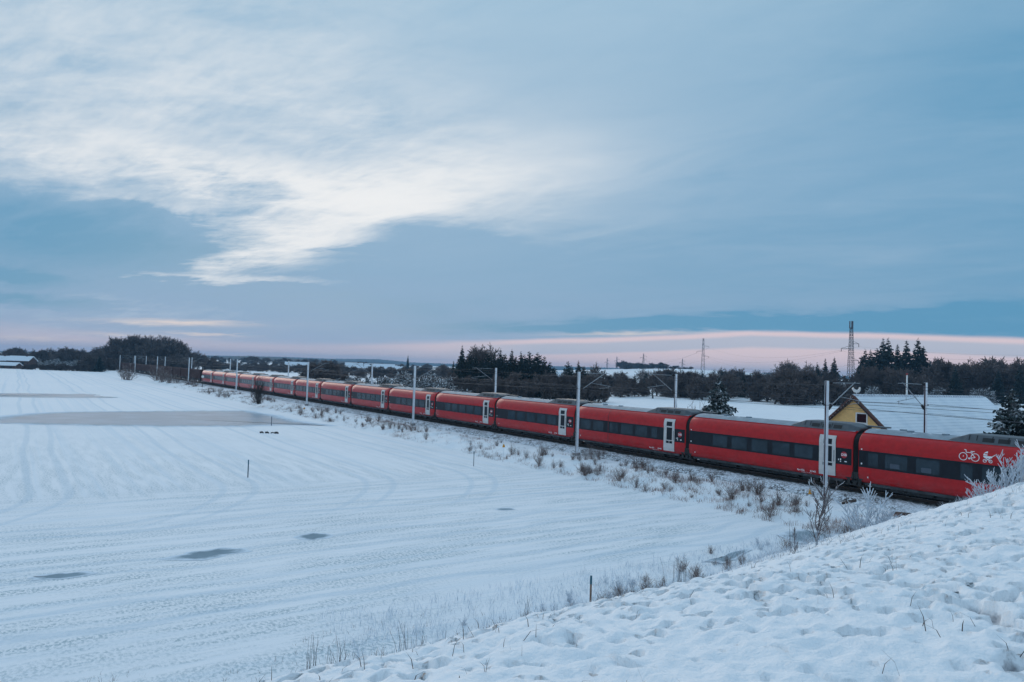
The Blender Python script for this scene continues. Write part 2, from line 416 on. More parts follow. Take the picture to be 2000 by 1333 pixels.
sheet('frozen_pond', [(-120, 828), (-60, 822), (0, 812), (60, 807), (140, 804), (250, 803), (400, 802), (485, 802), (540, 810), (590, 823), (660, 832), (560, 831), (480, 834), (300, 834), (150, 832), (0, 829)], FIELD+.010, M_ice, .3, 1)
sheet('frozen_flood', [(-120, 772), (0, 768), (60, 769), (200, 770), (330, 772), (395, 779), (330, 779), (200, 778), (60, 777), (-60, 775)], FIELD+.010, M_ice, .5, 2)
for i, (cx, cy, rx, ry, tl) in enumerate([(398, 1083, 76, 10, -.12), (612, 1048, 38, 7, -.05), (112, 1125, 66, 7, -.08), (985, 995, 22, 2.5, 0)]):
    rp = random.Random(40+i); kr = [rp.uniform(.72, 1.2) for _ in range(16)]
    sheet('puddle', [(cx+kr[k]*rx*math.cos(a)*(1 if math.cos(a) < 0 else 1.2), cy+kr[(k*5) % 16]*ry*math.sin(a)+tl*rx*math.cos(a)*kr[k]) for k, a in [(k, k*PI/8) for k in range(16)]], FIELD+.008, M_ice2, .02, i+3, .4)
sheet('ditch_water', [(1372, 1098), (1400, 1090), (1430, 1078), (1466, 1069), (1470, 1074), (1440, 1092), (1420, 1100), (1395, 1098)], FIELD+.03, M_ice2, .12, 9, .55)
sheet('ditch_water', [(1518, 1044), (1560, 1030), (1610, 1034), (1665, 1046), (1668, 1062), (1620, 1066), (1580, 1064), (1540, 1058)], FIELD+.03, M_ice2, .2, 10, .6)

# ------------------------------------------------------------------ railway track
T1, T2 = 43.08, 47.7
m = bpy.data.materials.new('ballast'); m.use_nodes = True; nt = m.node_tree; b = nt.nodes['Principled BSDF']; o = texco(nt); s_, t_, z_ = sep(nt, o)
vor = nt.nodes.new('ShaderNodeTexVoronoi'); nt.links.new(o, vor.inputs['Vector']); vor.inputs['Scale'].default_value = 7
stone = V(nt, vor.outputs['Distance']); cl = noise(nt, o, .9, 3); fn = noise(nt, o, 5, 4, .7)
dirt = ((stone-.26)*7).sat()*((fn-.40)*8).sat()*((cl-.25)*3).sat()
c = mixc(nt, dirt, (.78, .83, .89), (.07, .07, .075))
under_shade = ((t_+T1).abs()-1.45)*-6                           # shade under the train painted into the trackbed colour
c = mixc(nt, under_shade.sat()*.9, c, (.035, .033, .035))
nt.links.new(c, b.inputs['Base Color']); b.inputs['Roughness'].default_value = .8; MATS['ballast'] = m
def bal(s, ty):
    t = -ty; z = -.95+.75*sst(39.0, 41.2, t)-.75*sst(49.4, 51.0, t)
    return z+(vnoise(s*4, t*4)-.5)*.06+(vnoise(s*9, t*9)-.5)*.035
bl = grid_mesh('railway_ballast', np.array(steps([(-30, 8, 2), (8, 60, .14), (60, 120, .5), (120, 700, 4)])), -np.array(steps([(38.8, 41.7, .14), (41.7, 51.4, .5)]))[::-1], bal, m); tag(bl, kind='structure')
M_rail = mat('rail_steel', (.05, .035, .03), rough=.55, metal=.3, var=.3, vscale=2)
M_railtop = mat('rail_head', (.45, .47, .50), rough=.25, metal=1)
trk = empty('railway_track', (0, 0, 0), ROTZ); tag(trk, kind='structure')
for tc in (T1, T2):
    for dd in (-.75, .75):
        mb = MB()
        for (w0, z0, z1) in ((.075, -.2, -.17), (.012, -.17, -.045), (.036, -.045, -.003)):
            mb.box(-40, 900, -(tc+dd)-w0, -(tc+dd)+w0, z0, z1)
        r = mb.build('rail', M_rail, trk)
        mb = MB(); mb.box(-40, 900, -(tc+dd)-.034, -(tc+dd)+.034, -.003, 0); mb.build('rail_head', M_railtop, r)
mb = MB()
for k in range(-40, 300):
    for tc in (T1, T2):
        mb.box(k*.62, k*.62+.26, -(tc+1.25), -(tc-1.25), -.25, -.155)
mb.build('sleepers', mat('concrete_sleeper', (.07, .07, .07), rough=.9, var=.3), trk)
# loose spare rails lying on the verge
for (pa, pb, lb) in (((1742, 992), (1836, 1014), 'rust brown spare rail lying beside the ballast below the bicycle coach'), ((1645, 975), (1672, 980), 'short dark spare rail lying near the mast foot under the train')):
    a = ground_pt(*pa, -.25); b_ = ground_pt(*pb, -.25); a[2] = max(zw(a), bal(*[np.array(q) for q in (st(a)[0], -st(a)[1])]))+.1; b_[2] = max(zw(b_), -.3)+.1
    mb = MB(); mb.tube([a, b_], .07, n=4, smooth=False); mb.tube([a+np.array([0, 0, .06]), b_+np.array([0, 0, .06])], .035, n=6)
    tag(mb.build('spare_rail', M_rail), lb, 'rail')

# ------------------------------------------------------------------ the train
M_red = mat('red_paint', (.49, .009, .011), rough=.34, spec=.2, var=.14, vscale=3, bump=.16, bscale=1.1, coat=.32)
M_red.node_tree.nodes['Principled BSDF'].inputs['Coat Roughness'].default_value = .06
M_band = mat('dark_band_paint', (.016, .019, .025), rough=.3, spec=.16, var=.2, vscale=1.5)
M_glass = mat('tinted_glass', (.026, .042, .056), rough=.12, spec=.28, var=.35, vscale=1.1)
M_gloom = mat('coach_interior', (.06, .08, .11), rough=.5)
M_roof = mat('roof_grey', (.24, .30, .35), rough=.6, var=.2, vscale=2, snow=.12, snscale=1.6)
M_unit = mat('roof_unit_grey', (.085, .10, .115), rough=.55, var=.2, vscale=3, snow=.08, snscale=2.5)
M_vent = mat('vent_black', (.012, .013, .015), rough=.6)
M_door = mat('door_cream', (.62, .58, .56), rough=.5, var=.08, vscale=3)
M_under = mat('underframe_grey', (.055, .06, .065), rough=.75, var=.45, vscale=2.5)
M_black = mat('rubber_black', (.012, .012, .013), rough=.6)
M_iron = mat('bogie_iron', (.018, .018, .018), rough=.65, var=.4, vscale=6)
M_white = mat('white_marking', (.86, .84, .84), rough=.5)
M_logo = mat('logo_red', (.45, .02, .03), rough=.4)
nt = M_red.node_tree; b = nt.nodes['Principled BSDF']; src = b.inputs['Base Color'].links[0].from_socket; o = texco(nt); zz = sep(nt, o)[2]
k = ((zz-1.15)*-1.4).sat()*((noise(nt, o, 1.6, 5, .65)-.34)*2.6).sat()                # road salt and dust on the lower body
nt.links.new(mixc(nt, k*.34, src, (.16, .12, .12)), b.inputs['Base Color'])
PR = [(1.34, .50), (1.42, .58), (1.45, .9), (1.45, 1.4), (1.45, 2.0), (1.45, 2.40), (1.462, 2.52), (1.468, 2.62), (1.455, 2.76), (1.415, 2.92), (1.345, 3.07), (1.25, 3.2), (1.13, 3.31), (1.0, 3.385)]
RF = [(1.0, 3.385), (.86, 3.455), (.7, 3.52), (.5, 3.575), (.25, 3.61), (0, 3.625)]
def py_(z):
    for (a, za), (b_, zb) in zip(PR, PR[1:]):
        if za <= z <= zb: return a+(b_-a)*(z-za)/(zb-za)
    return PR[0][0]
def skin(u, z, off=.006): return (u, -py_(z)-off, z)
def strip2d(mb, pts, w, off=.008):
    for (a, b_) in zip(pts, pts[1:]):
        d = Vector((b_[0]-a[0], b_[1]-a[1])); L = d.length
        if L < 1e-6: continue
        n = Vector((-d.y, d.x))/L*w/2; e = d/L*w*.25
        mb.poly([skin(a[0]-e.x-n.x, a[1]-e.y-n.y, off), skin(b_[0]+e.x-n.x, b_[1]+e.y-n.y, off), skin(b_[0]+e.x+n.x, b_[1]+e.y+n.y, off), skin(a[0]-e.x+n.x, a[1]-e.y+n.y, off)])
def circ(cx, cz, r, n=20, a0=0, a1=2*PI): return [(cx+r*math.cos(a0+(a1-a0)*k/n), cz+r*math.sin(a0+(a1-a0)*k/n)) for k in range(n+1)]
def rrect(u0, u1, z0, z1, r, off):
    pts = []
    for cx, cz, a in ((u1-r, z0+r, -PI/2), (u1-r, z1-r, 0), (u0+r, z1-r, PI/2), (u0+r, z0+r, PI)):
        pts += [skin(cx+r*math.cos(a+k*PI/8), cz+r*math.sin(a+k*PI/8), off) for k in range(5)]
    return pts
def panel(mb, u0, u1, z0, z1, off, segs=None):
    zs = segs or [z0]+[z for _, z in PR if z0+.01 < z < z1-.01]+[z1]
    mb.quadstrip([[skin(u, z, off) for z in zs] for u in (u0, u1)], closed=False)
    return mb
def solid_panel(mb, u0, u1, z0, z1, off, th=.02):  # returns mb
    zs = [z0]+[z for _, z in PR if z0+.01 < z < z1-.01]+[z1]
    front = [skin(0, z, off) for z in zs]; back = [skin(0, z, off-th) for z in zs][::-1]
    ring = [(p[1], p[2]) for p in front+back]
    mb.quadstrip([[(u, y, z) for y, z in ring] for u in (u0, u1)], closed=True, cap=True, smooth=False); return mb
LEN = 12.81
def make_coach(kind):
    root = empty('rail_coach', (0, 0, 0))
    mb = MB(); half = PR+RF
    ring = [(-y, z) for y, z in half]+[(y, z) for y, z in half[::-1][1:]]
    body = [(y, z) for y, z in ring if True]
    us = [0, .03, .10]+[.1+k*(LEN-.2)/12 for k in range(1, 12)]+[LEN-.1, LEN-.03, LEN]
    rings = []
    for u in us:
        k = {0: .95, .03: .985}.get(u, 1) if u < 1 else (.95 if u == LEN else .985 if u == LEN-.03 else 1)
        rings.append([(u, y*k, .5+(z-.5)*(1-(1-k)*.4)) for y, z in body])
    mb.quadstrip(rings, True, True)
    mb.build('body', M_red, root)
    mb = MB()                                                   # grey roof skin, proud of the shell
    rr = [(-y, z+.012) for y, z in RF]+[(y, z+.012) for y, z in RF[::-1][1:]]
    mb.quadstrip([[(u, y, z) for y, z in rr] for u in (.12, LEN-.12)], closed=False)
    rf = mb.build('roof', M_roof, root)
    for (u, y, z) in ((2.3, -.35, 3.57), (4.2, -.3, 3.57), (1.6, .2, 3.58)): mb = MB(); mb.box(u, u+.28, y, y+.3, z, z+.12); mb.build('roof_hatch', M_roof, rf)
    d0, d1 = (8.45, 9.55) if kind == 'bike' else (10.63, 11.73)
    for a, b_ in ((.06, d0-.02), (d1+.02, LEN-.06)): solid_panel(MB(), a, b_, 1.385, 2.375, .004, .01).build('window_band', M_band, root)
    wins = {'plain': [(2.27, 3.53), (3.93, 5.2), (5.6, 6.86), (7.24, 8.53), (8.91, 10.17)], 'seam': [(.69, 1.98), (2.35, 3.65), (4.45, 5.4), (5.84, 7.2), (7.52, 8.82), (9.32, 9.9)],
            'bike': [(.62, 1.22), (1.65, 2.9), (3.39, 4.63), (5.69, 6.28), (6.74, 7.9)]}[kind]
    for a, b_ in wins:
        mb = MB(); mb.poly(rrect(a, b_, 1.5, 2.26, .05, .0075)); w = mb.build('window', M_glass, root)
        if kind == 'bike' and b_-a > 1.2:
            mb = MB(); mb.poly(rrect(a+.28, a+.82, 1.53, 1.80, .05, .0105)); mb.build('seat_back', M_gloom, w)
    mb = MB(); solid_panel(mb, d0, d1, .63, 3.07, .022, .05)
    dr = mb.build('door', M_door, root)
    for a, b_, z0, z1 in ((d0+.30, d0+.86, 2.53, 2.86), (d0+.30, d0+.86, 1.47, 2.42)):
        mb = MB(); z0_, z1_ = z0, z1; panel(mb, a, b_, z0_, z1_, .026); mb.build('door_window', M_band, dr)
    for a in (d0+.26, d0+.6): panel(MB(), a, a+.29, 1.22, 1.40, .026).build('door_sign', M_band, dr)
    panel(MB(), d0+.98, d0+1.02, 1.5, 2.2, .026).build('door_handle', M_band, dr)
    for a in (d0-.02, d1-.015): solid_panel(MB(), a, a+.035, .6, 3.09, .012, .03).build('door_seal', M_black, dr)
    if kind != 'bike':
        mb = MB(); mb.poly([skin(u, z, .008) for u, z in circ(12.27, 1.97, .20)[:-1]]); lg = mb.build('logo', M_logo, root)
        v, f = text_mesh('DSB', .20); mb = MB()
        for q in f: mb.poly([skin(12.27+v[i][0]*1.02, 1.97+v[i][1], .012) for i in q])
        mb.build('lettering', M_white, lg)
        for (u, z, w, h) in ((11.9, 1.62, .05, .09), (12.02, 1.64, .07, .09), (12.02, 1.53, .07, .07), (12.3, 1.55, .16, .06)): mb = MB(); mb.poly([skin(u, z, .009), skin(u+w, z, .009), skin(u+w, z+h, .009), skin(u, z+h, .009)]); mb.build('safety_sticker', M_white, root)
    for txt, sz, zt, fx in (('Bpm-0526', .145, .70, -1.27), ('82 9402', .145, .70, -.42), ('73 86 0526 117-4  120 km/h', .075, .575, -.87)):
        v, f = text_mesh(txt, sz); mb = MB()
        for q in f: mb.poly([skin(d0+fx+v[i][0]*.85, zt+v[i][1], .007) for i in q])
        mb.build('coach_number', M_white, root)
    for (u, z, w, h) in ((.2, 2.41, .08, .07), (.2, 1.55, .08, .09), (.6, .78, .06, .1)): mb = MB(); mb.poly([skin(u, z, .008), skin(u+w, z, .008), skin(u+w, z+h, .008), skin(u, z+h, .008)]); mb.build('marker_dot', M_white, root)
    if kind == 'seam':
        mb = MB(); solid_panel(mb, 4.22, 4.275, .56, 3.36, .009, .02); mb.build('panel_seam', mat('seam_dark_red', (.16, .012, .014), rough=.5), root)
    if kind == 'bike':
        mb = MB(); w = .035
        L, Rr, zc, r = 5.82, 6.40, 2.675, .195
        for cx in (L, Rr): strip2d(mb, circ(cx, zc, r), w)
        bb = (6.12, 2.60); seat = (6.25, 2.93); hd = (5.94, 2.95)
        for a in ([(L, zc), hd], [hd, bb], [bb, seat], [(5.955, 2.90), (6.235, 2.90)], [bb, (Rr, zc)], [(Rr, zc), (6.22, 2.86)], [(6.16, 2.97), (6.34, 2.97)], [hd, (5.92, 3.02), (5.84, 3.04)]): strip2d(mb, a, w)
        mb.poly([skin(u, z, .008) for u, z in circ(6.12, 2.60, .05, 10)[:-1]])
        mb.build('bicycle_pictogram', M_white, root)
        mb = MB()
        for cx in (6.86, 7.13): strip2d(mb, circ(cx, 2.56, .075, 14), .03)
        strip2d(mb, [(6.86, 2.56), (7.10, 2.70)], .03); strip2d(mb, [(7.13, 2.56), (6.90, 2.70)], .03)
        hood = [(6.97, 2.84)]+[(6.97+.19*math.cos(a), 2.84+.21*math.sin(a)) for a in [PI/2+k*PI/16 for k in range(9)]]
        mb.poly([skin(u, z, .008) for u, z in hood])
        mb.poly([skin(u, z, .008) for u, z in [(6.79, 2.815), (6.79, 2.76), (6.84, 2.72), (6.95, 2.70), (7.1, 2.705), (7.19, 2.735), (7.22, 2.815)]])
        strip2d(mb, [(7.2, 2.81), (7.26, 2.85), (7.34, 2.92)], .03)
        mb.build('pram_pictogram', M_white, root)
    # air-conditioning unit over the door end
    mb = MB()
    def ac(u, k): return [(u, -1.02*k[0], 3.38), (u, -.80*k[0], 3.43+k[1]), (u, -.70*k[0], 3.46+k[1]), (u, .70*k[0], 3.46+k[1]), (u, .80*k[0], 3.43+k[1]), (u, 1.02*k[0], 3.38)]
    sh = -3.4 if kind == 'bike' else 0
    mb.quadstrip([ac(8.15+sh, (.97, .02)), ac(9.0+sh, (1, .30)), ac(9.2+sh, (1, .38)), ac(11.5, (1, .40)), ac(12.2, (1, .36)), ac(12.72, (.92, .22)), ac(12.8, (.85, .14))], closed=True, cap=True, smooth=False)
    un = mb.build('roof_unit', M_unit, root)
    def onside(u, f): return (u, -(1.02-.22*f)-.012, 3.38+.45*f-.01)
    for k in range(3):
        a = 9.75+k*.74+sh*.95; mb = MB(); mb.poly([onside(a, .25), onside(a+.56, .25), onside(a+.56, .74), onside(a, .74)]); mb.build('vent', M_vent, un)
    for a in [q+sh for q in (9.25, 9.62, 10.36, 11.1)]: mb = MB(); mb.poly([onside(a, .35), onside(a+.05, .35), onside(a+.05, .95), onside(a, .95)]); mb.build('hatch_gap', M_vent, un)
    mb = MB(); mb.box(12.5, 13.9, .25, .85, 3.66, 3.74); mb.build('roof_conduit', M_unit, root)
    # underframe
    mb = MB(); mb.box(.40, 12.15, -1.33, 1.33, .34, .5); mb.box(.6, 12.0, -.9, .9, .10, .339)
    mb.build('underframe', M_under, root)
    rn = random.Random(4)
    for k in range(9):
        u = .8+k*1.25+rn.random()*.4; h = rn.choice((.1, .16, .2)); mb = MB(); mb.box(u, u+.35+rn.random()*.5, -1.2, -.905, .34-h, .335); mb.build('equipment_box', M_iron, root)
    mb = MB(); rg = [(-1.36, .55), (-1.36, 2.55), (-1.28, 2.95), (-1.0, 3.24), (0, 3.42), (1.0, 3.24), (1.28, 2.95), (1.36, 2.55), (1.36, .55)]
    for u in (-.006, LEN+.006):
        e = MB(); e.poly([(u, y*.955, .5+(z-.5)*.985) for y, z in body]); e.build('end_wall', M_black, root)
    rings = []
    for k in range(9):
        q = 1 if k % 2 == 0 else .965
        rings.append([(LEN+.012+k*.0385, y*q, z if z < 1 else z*(.985+.015*q)) for y, z in rg])
    mb.quadstrip(rings, True, False, False); mb.build('gangway', M_black, root)
    ws = MB(); cu = LEN+.165
    ws.box(cu-.62, cu+.5, -1.43, -1.30, .62, 1.04); ws.box(cu-.5, cu-.3, -1.44, -1.28, .3, .62); ws.box(cu+.2, cu+.4, -1.44, -1.28, .3, .62); ws.box(cu-.62, cu+.55, -1.41, -1.27, .22, .32)
    ws.tube([(cu, -1.46, .42), (cu, -1.25, .42)], .13, n=12); ws.tube([(cu-.15, -1.42, .45), (cu-.15, -1.42, .95)], .06, n=8); ws.tube([(cu+.15, -1.42, .45), (cu+.15, -1.42, .95)], .06, n=8)
    ws.box(cu-.62, cu+.5, 1.30, 1.43, .3, 1.04); ws.box(cu-.45, cu+.35, -1.2, 1.2, .5, .6)
    bg_ = ws.build('bogie_frame', M_iron, root)
    for yy in (-.75, .75):
        mb = MB(); mb.tube([(cu, yy-.07, .42), (cu, yy+.07, .42)], .42, n=24); mb.tube([(cu, yy-.075, .42), (cu, yy+.075, .42)], .12, n=12); mb.build('wheel', M_rail, bg_)
    return root
TRAIN_GROUP = 'red coaches of the passenger train'
ORD = ['', 'second', 'third', 'fourth', 'fifth', 'sixth', 'seventh', 'eighth', 'ninth', 'tenth', 'eleventh', 'twelfth', 'thirteenth', 'fourteenth', 'fifteenth']
NEXTTO = {1: 'five windows, in front of the yellow gable', 2: 'dark seam down its side, by the lone fir', 3: 'ending at the mast among shrubs',
          4: 'before the conifer clump', 5: 'left of the mast before the conifers', 6: 'crossed by a mast left of the conifers', 7: 'below the frosted bushes',
          8: 'seamed, below the snowy mound', 9: 'just right of a slender mast', 10: 'between the slender mast and the bare bush', 11: 'just right of the dark bare bush', 12: 'half hidden behind the dark bare bush', 13: 'small and far, left of the dark bare bush'}
protos = {k: make_coach(k) for k in ('plain', 'seam', 'bike')}; used = set()
for k in range(15):
    kind = 'bike' if k == 0 else 'seam' if k in (2, 8) else 'plain'
    if kind in used: r = copy_tree(protos[kind])
    else: r = protos[kind]; used.add(kind)
    r.location = W(24.18+13.14*k, T1, 0); r.rotation_euler = (0, 0, ROTZ+PI)
    if k == 0: lb = 'red coach with white bicycle and pram pictograms, cut off by the right edge'
    elif k == 14: lb = 'last red coach at the far end, coupled to the brown wagons'
    else: lb = '%s red coach from the right, %s' % (ORD[k], NEXTTO[k])
    tag(r, lb, 'rail coach', TRAIN_GROUP)

# brown open freight wagons
M_wag = mat('rust_brown_steel', (.055, .020, .018), rough=.75, var=.4, vscale=1.5)
M_wag2 = mat('rib_brown_steel', (.085, .035, .030), rough=.75, var=.3, vscale=2)
def make_wagon():
    root = empty('freight_wagon', (0, 0, 0)); L = 13.0
    mb = MB()
    mb.box(0, L, -1.42, -1.36, 1.1, 3.3); mb.box(0, L, 1.36, 1.42, 1.1, 3.3); mb.box(0, .06, -1.36, 1.36, 1.1, 3.3); mb.box(L-.06, L, -1.36, 1.36, 1.1, 3.3); mb.box(.06, L-.06, -1.36, 1.36, 1.1, 1.2)
    mb.build('body', M_wag, root)
    for sgn in (-1, 1):
        for k in range(11):
            mb = MB(); u = .1+k*(L-.3)/10; y0, y1 = sorted((sgn*1.422, sgn*1.50)); mb.box(u, u+.12, y0, y1, 1.1, 3.22); mb.build('side_rib', M_wag2, root)
        mb = MB(); y0, y1 = sorted((sgn*1.30, sgn*1.51)); mb.box(-.02, L+.02, y0, y1, 3.302, 3.40); mb.build('top_rail', M_wag2, root)
    mb = MB(); mb.box(.2, L-.2, -1.2, 1.2, .85, 1.09); mb.box(-.6, L+.6, -.15, .15, .9, 1.05); mb.build('underframe', M_iron, root)
    for u in (2., L-2.):
        mb = MB(); mb.box(u-1.3, u+1.3, -1.1, -1.0, .45, .8); mb.box(u-1.3, u+1.3, 1.0, 1.1, .45, .8); bg_ = mb.build('bogie_frame', M_iron, root)
        for du in (-.9, .9):
            for yy in (-.75, .75): mb = MB(); mb.tube([(u+du, yy-.07, .46), (u+du, yy+.07, .46)], .46, n=16); mb.build('wheel', M_rail, bg_)
    return root
wp = make_wagon()
for k in range(13):
    r = wp if k == 0 else copy_tree(wp)
    r.location = W(210.6+.6+13.0+14.04*k, T1, 0); r.rotation_euler = (0, 0, ROTZ+PI)
    lb = 'brown open freight wagon with upright ribs coupled to the last red coach' if k == 0 else 'brown open freight wagon farthest along the line, beside the mast at the left' if k == 12 else '%s brown open freight wagon counting from the red train' % ORD[k]
    tag(r, lb, 'freight wagon', 'brown open freight wagons')

# ------------------------------------------------------------------ catenary masts and wires
M_galv = mat('galvanised_steel', (.74, .78, .82), rough=.55, metal=0, var=.12, vscale=2)
M_tube = mat('tube_steel', (.30, .33, .36), rough=.5, var=.15, vscale=3)
M_rust = mat('mast_rust_red', (.065, .02, .026), rough=.7, var=.3, vscale=2)
M_ins = mat('insulator_dark', (.015, .012, .016), rough=.4)
M_wire = mat('wire_dark', (.035, .04, .05), rough=.5)
M_conc = mat('concrete_foot', (.25, .24, .24), rough=.9, var=.3, snow=.35)
def make_mast(sgn, h):
    """local y toward the camera side is -N ; sgn=+1 cantilever reaches toward +N (local -y)"""
    root = empty('catenary_mast', (0, 0, 0)); Y = lambda q: -sgn*q
    for x in (-.060, .05): mb = MB(); mb.box(x, x+.010, -.125, .125, -1.2, h); mb.build('flange', M_galv, root)
    for y in (-.085, .072): mb = MB(); mb.box(-.0495, .0495, y, y+.013, -1.2, h-.01); mb.build('web', M_rust, root)
    mb = MB(); mb.box(-.2, .2, -.24, .24, -1.6, -.42); mb.build('footing', M_conc, root)
    c = MB(); c.tube([(0, Y(.5), h-.12), (0, Y(2.95), h-.10)], .022, n=6); c.tube([(0, Y(.42), 4.95), (0, Y(2.95), h-.05)], .028, n=6)
    c.tube([(0, Y(1.25), 5.5), (0, Y(3.6), 5.22)], .02, n=6); c.tube([(0, Y(2.5), 5.3), (0, Y(2.5), 5.55)], .015, n=5); c.tube([(0, Y(3.4), 5.3), (0, Y(3.4), 5.05)], .018, n=5)
    c.tube([(0, Y(3.4), 5.12), (0, Y(2.3), 5.02)], .014, n=5); c.tube([(.0, Y(2.95), h-.1), (0, Y(3.5), h-.1)], .018, n=5)
    cn = c.build('cantilever', M_tube, root)
    for a, b_ in (((0, Y(.16), h-.12), (0, Y(.52), h-.12)), ((0, Y(.16), 4.72), (0, Y(.5), 5.0))):
        mb = MB(); mb.tube([a, b_], .035, n=8)
        for k in range(5):
            p = Vector(a).lerp(Vector(b_), .15+.17*k); q = Vector(a).lerp(Vector(b_), .22+.17*k); mb.tube([p, q], .085, n=10)
        mb.build('insulator', M_ins, root)
    mb = MB(); mb.tube([(0, Y(-.15), 5.0), (0, Y(-.32), 5.0)], .045, n=8); mb.build('feeder_insulator', M_ins, root)
    return root
NEAR_S = [24.9, 47.7, 78.3, 116.6, 162.4, 214.7, 268.6, 322.7, 373.8]
FAR_S = [24.5, 46.7, 77.0, 115.5, 161.2, 214.1, 268.2, 322.0, 373.7, 414.1]
NL = ['near mast with dark flank in front of the train, left of the yellow gable', 'pale mast standing in front of the train among bare shrubs, right of the conifer clump', 'pale mast in front of the train, left of the conifer clump',
      'slender pale mast in front of the train right of the dark bare bush', 'slender pale mast just left of the dark bare bush', 'thin pale mast beside the join of brown wagons and red coaches', 'thin pale mast in front of the brown wagons, second left of the coach join',
      'thin pale mast in front of the brown wagons near their far end', 'tiny pale mast at the far left end of the wagons']
FL = ['pale mast with dark flank behind the train, right of the yellow gable', 'pale mast behind the train left of the lone fir', 'pale mast behind the train in front of the conifer clump', 'pale mast behind the train before the frosted bushes on the snowy mound', 'thin pale mast behind the train at the open white field',
      'thin pale mast behind the train left of the dark bare bush', 'thin mast behind the last red coach, right of the big round clump', 'tiny mast behind the wagons, under the right half of the round clump', 'tiny mast behind the brown wagons, under the middle of the big round clump', 'tiny farthest mast behind the brown wagons under the left half of the clump']
mn = make_mast(1, 6.42); mf = make_mast(-1, 6.5)
for i, s_ in enumerate(NEAR_S):
    r = mn if i == 0 else copy_tree(mn); r.location = W(s_, 39.5, .0+min(.5, .0014*(s_-25))); r.rotation_euler = (0, 0, ROTZ); tag(r, NL[i], 'mast', 'catenary masts on the camera side of the tracks')
for i, s_ in enumerate(FAR_S):
    r = mf if i == 0 else copy_tree(mf); r.location = W(s_, 50.2, min(.45, .0012*(s_-25))); r.rotation_euler = (0, 0, ROTZ); tag(r, FL[i], 'mast', 'catenary masts beyond the tracks')
def wire(name, ss, t, z, sag, label, rad=.012, zig=0):
    mb = MB(); ss = [ss[0]-45]+list(ss); pts = []
    for a, b_ in zip(ss, ss[1:]):
        for k in range(10):
            f = k/10; pts.append(W(a+(b_-a)*f, t, z-sag*4*f*(1-f)*((b_-a)/45)**1.5+.0013*max(0, a-25)))
    mb.tube(pts, rad, n=4, cap=True); tag(mb.build(name, M_wire), label, 'wire', 'overhead wires along the railway')
wire('feeder_wire', NEAR_S, 39.18, 5.0, .35, 'dark feeder wire strung along the outer side of the near masts')
wire('feeder_wire', FAR_S, 50.52, 5.05, .35, 'dark feeder wire strung along the outer side of the far masts')
wire('messenger_wire', NEAR_S, T1, 6.2, .55, 'sagging carrier wire above the roof of the red train', .011)
wire('contact_wire', NEAR_S, T1, 5.02, .02, 'taut contact wire right above the red train roof', .011)
wire('messenger_wire', FAR_S, T2-.3, 6.25, .55, 'sagging carrier wire above the empty far track', .011)
wire('contact_wire', FAR_S, T2-.3, 5.05, .02, 'taut contact wire above the empty far track', .011)
wire('return_wire', FAR_S, 50.45, 4.45, .4, 'lower thin wire hung on the outer side of the far masts', .010)

# ------------------------------------------------------------------ yellow house
M_yel = mat('yellow_render', (.82, .50, .19), rough=.85, var=.10, vscale=3, bump=.2, bscale=25)
M_tile = mat('red_brown_tile', (.11, .045, .035), rough=.8, var=.3, vscale=6)
M_frame = mat('white_frame', (.75, .74, .72), rough=.5)
M_wood = mat('dark_barge_wood', (.05, .03, .025), rough=.8)
m = bpy.data.materials.new('snow_covered_tile'); m.use_nodes = True; nt = m.node_tree; b = nt.nodes['Principled BSDF']; o = texco(nt); x_, y_, z_ = sep(nt, o)
ln = (((z_*4.1)._m('FRACT')-.5).abs()*2); f = ((ln-.72)*5).sat()*((noise(nt, comb(nt, x_*.7, y_*.2, z_*3), 1.4, 4, .65)-.30)*3.5).sat()
nt.links.new(mixc(nt, f*.42, mixc(nt, ((noise(nt, o, .5, 4, .6)-.4)*2.5).sat(), (.82, .86, .90), (.66, .73, .80)), (.30, .36, .43)), b.inputs['Base Color']); b.inputs['Roughness'].default_value = .8; MATS['snowtile'] = m
hs, ht = 34.7, 59.2
house = empty('yellow_house', W(hs, ht, 0), math.atan2(N[1], N[0]), 'yellow rendered house with steep gable and long snow covered roof behind the train', 'house')
# local x = N (away), local y = D (leftwards) ; apex z 5.0
AP, HW, EZ = 5.05, 4.0, 1.35; zb = -1.6; HL = 24.
mb = MB()
g0 = [(0, -HW, zb), (0, HW, zb), (0, HW, EZ), (0, 0, AP-.12), (0, -HW, EZ)]
mb.quadstrip([[(x, y, z) for _, y, z in g0] for x in (0, HL)], True, True, False)
mb.build('wall', M_yel, house)
sl = (AP-EZ)/HW
def roofpt(x, y, off): return (x, y, AP-abs(y)*sl+off)
for sgn in (-1, 1):
    mb = MB(); e = sgn*(HW+.45)
    ring = lambda x: [roofpt(x, 0, .02), roofpt(x, e, .02), roofpt(x, e, .16), roofpt(x, 0, .16)]
    mb.quadstrip([ring(-.35), ring(HL+.3)], True, True, False); rf = mb.build('roof', m, house)
    mb = MB()                                                    # exposed verge tiles
    n_ = 18
    for k in range(n_):
        y0, y1 = e*k/n_, e*(k+1)/n_; mb.quadstrip([[roofpt(-.42, y0, .05), roofpt(-.42, y1, .0), roofpt(-.42, y1, .20), roofpt(-.42, y0, .215)], [roofpt(-.16, y0, .05), roofpt(-.16, y1, .0), roofpt(-.16, y1, .20), roofpt(-.16, y0, .215)]], True, True, False)
    mb.build('verge_tiles', M_tile, rf)
    mb = MB(); mb.quadstrip([[roofpt(x, 0, -.2), roofpt(x, e*.97, -.2), roofpt(x, e*.97, .0), roofpt(x, 0, .0)] for x in (-.33, -.28)], True, True, False); mb.build('bargeboard', M_wood, house)
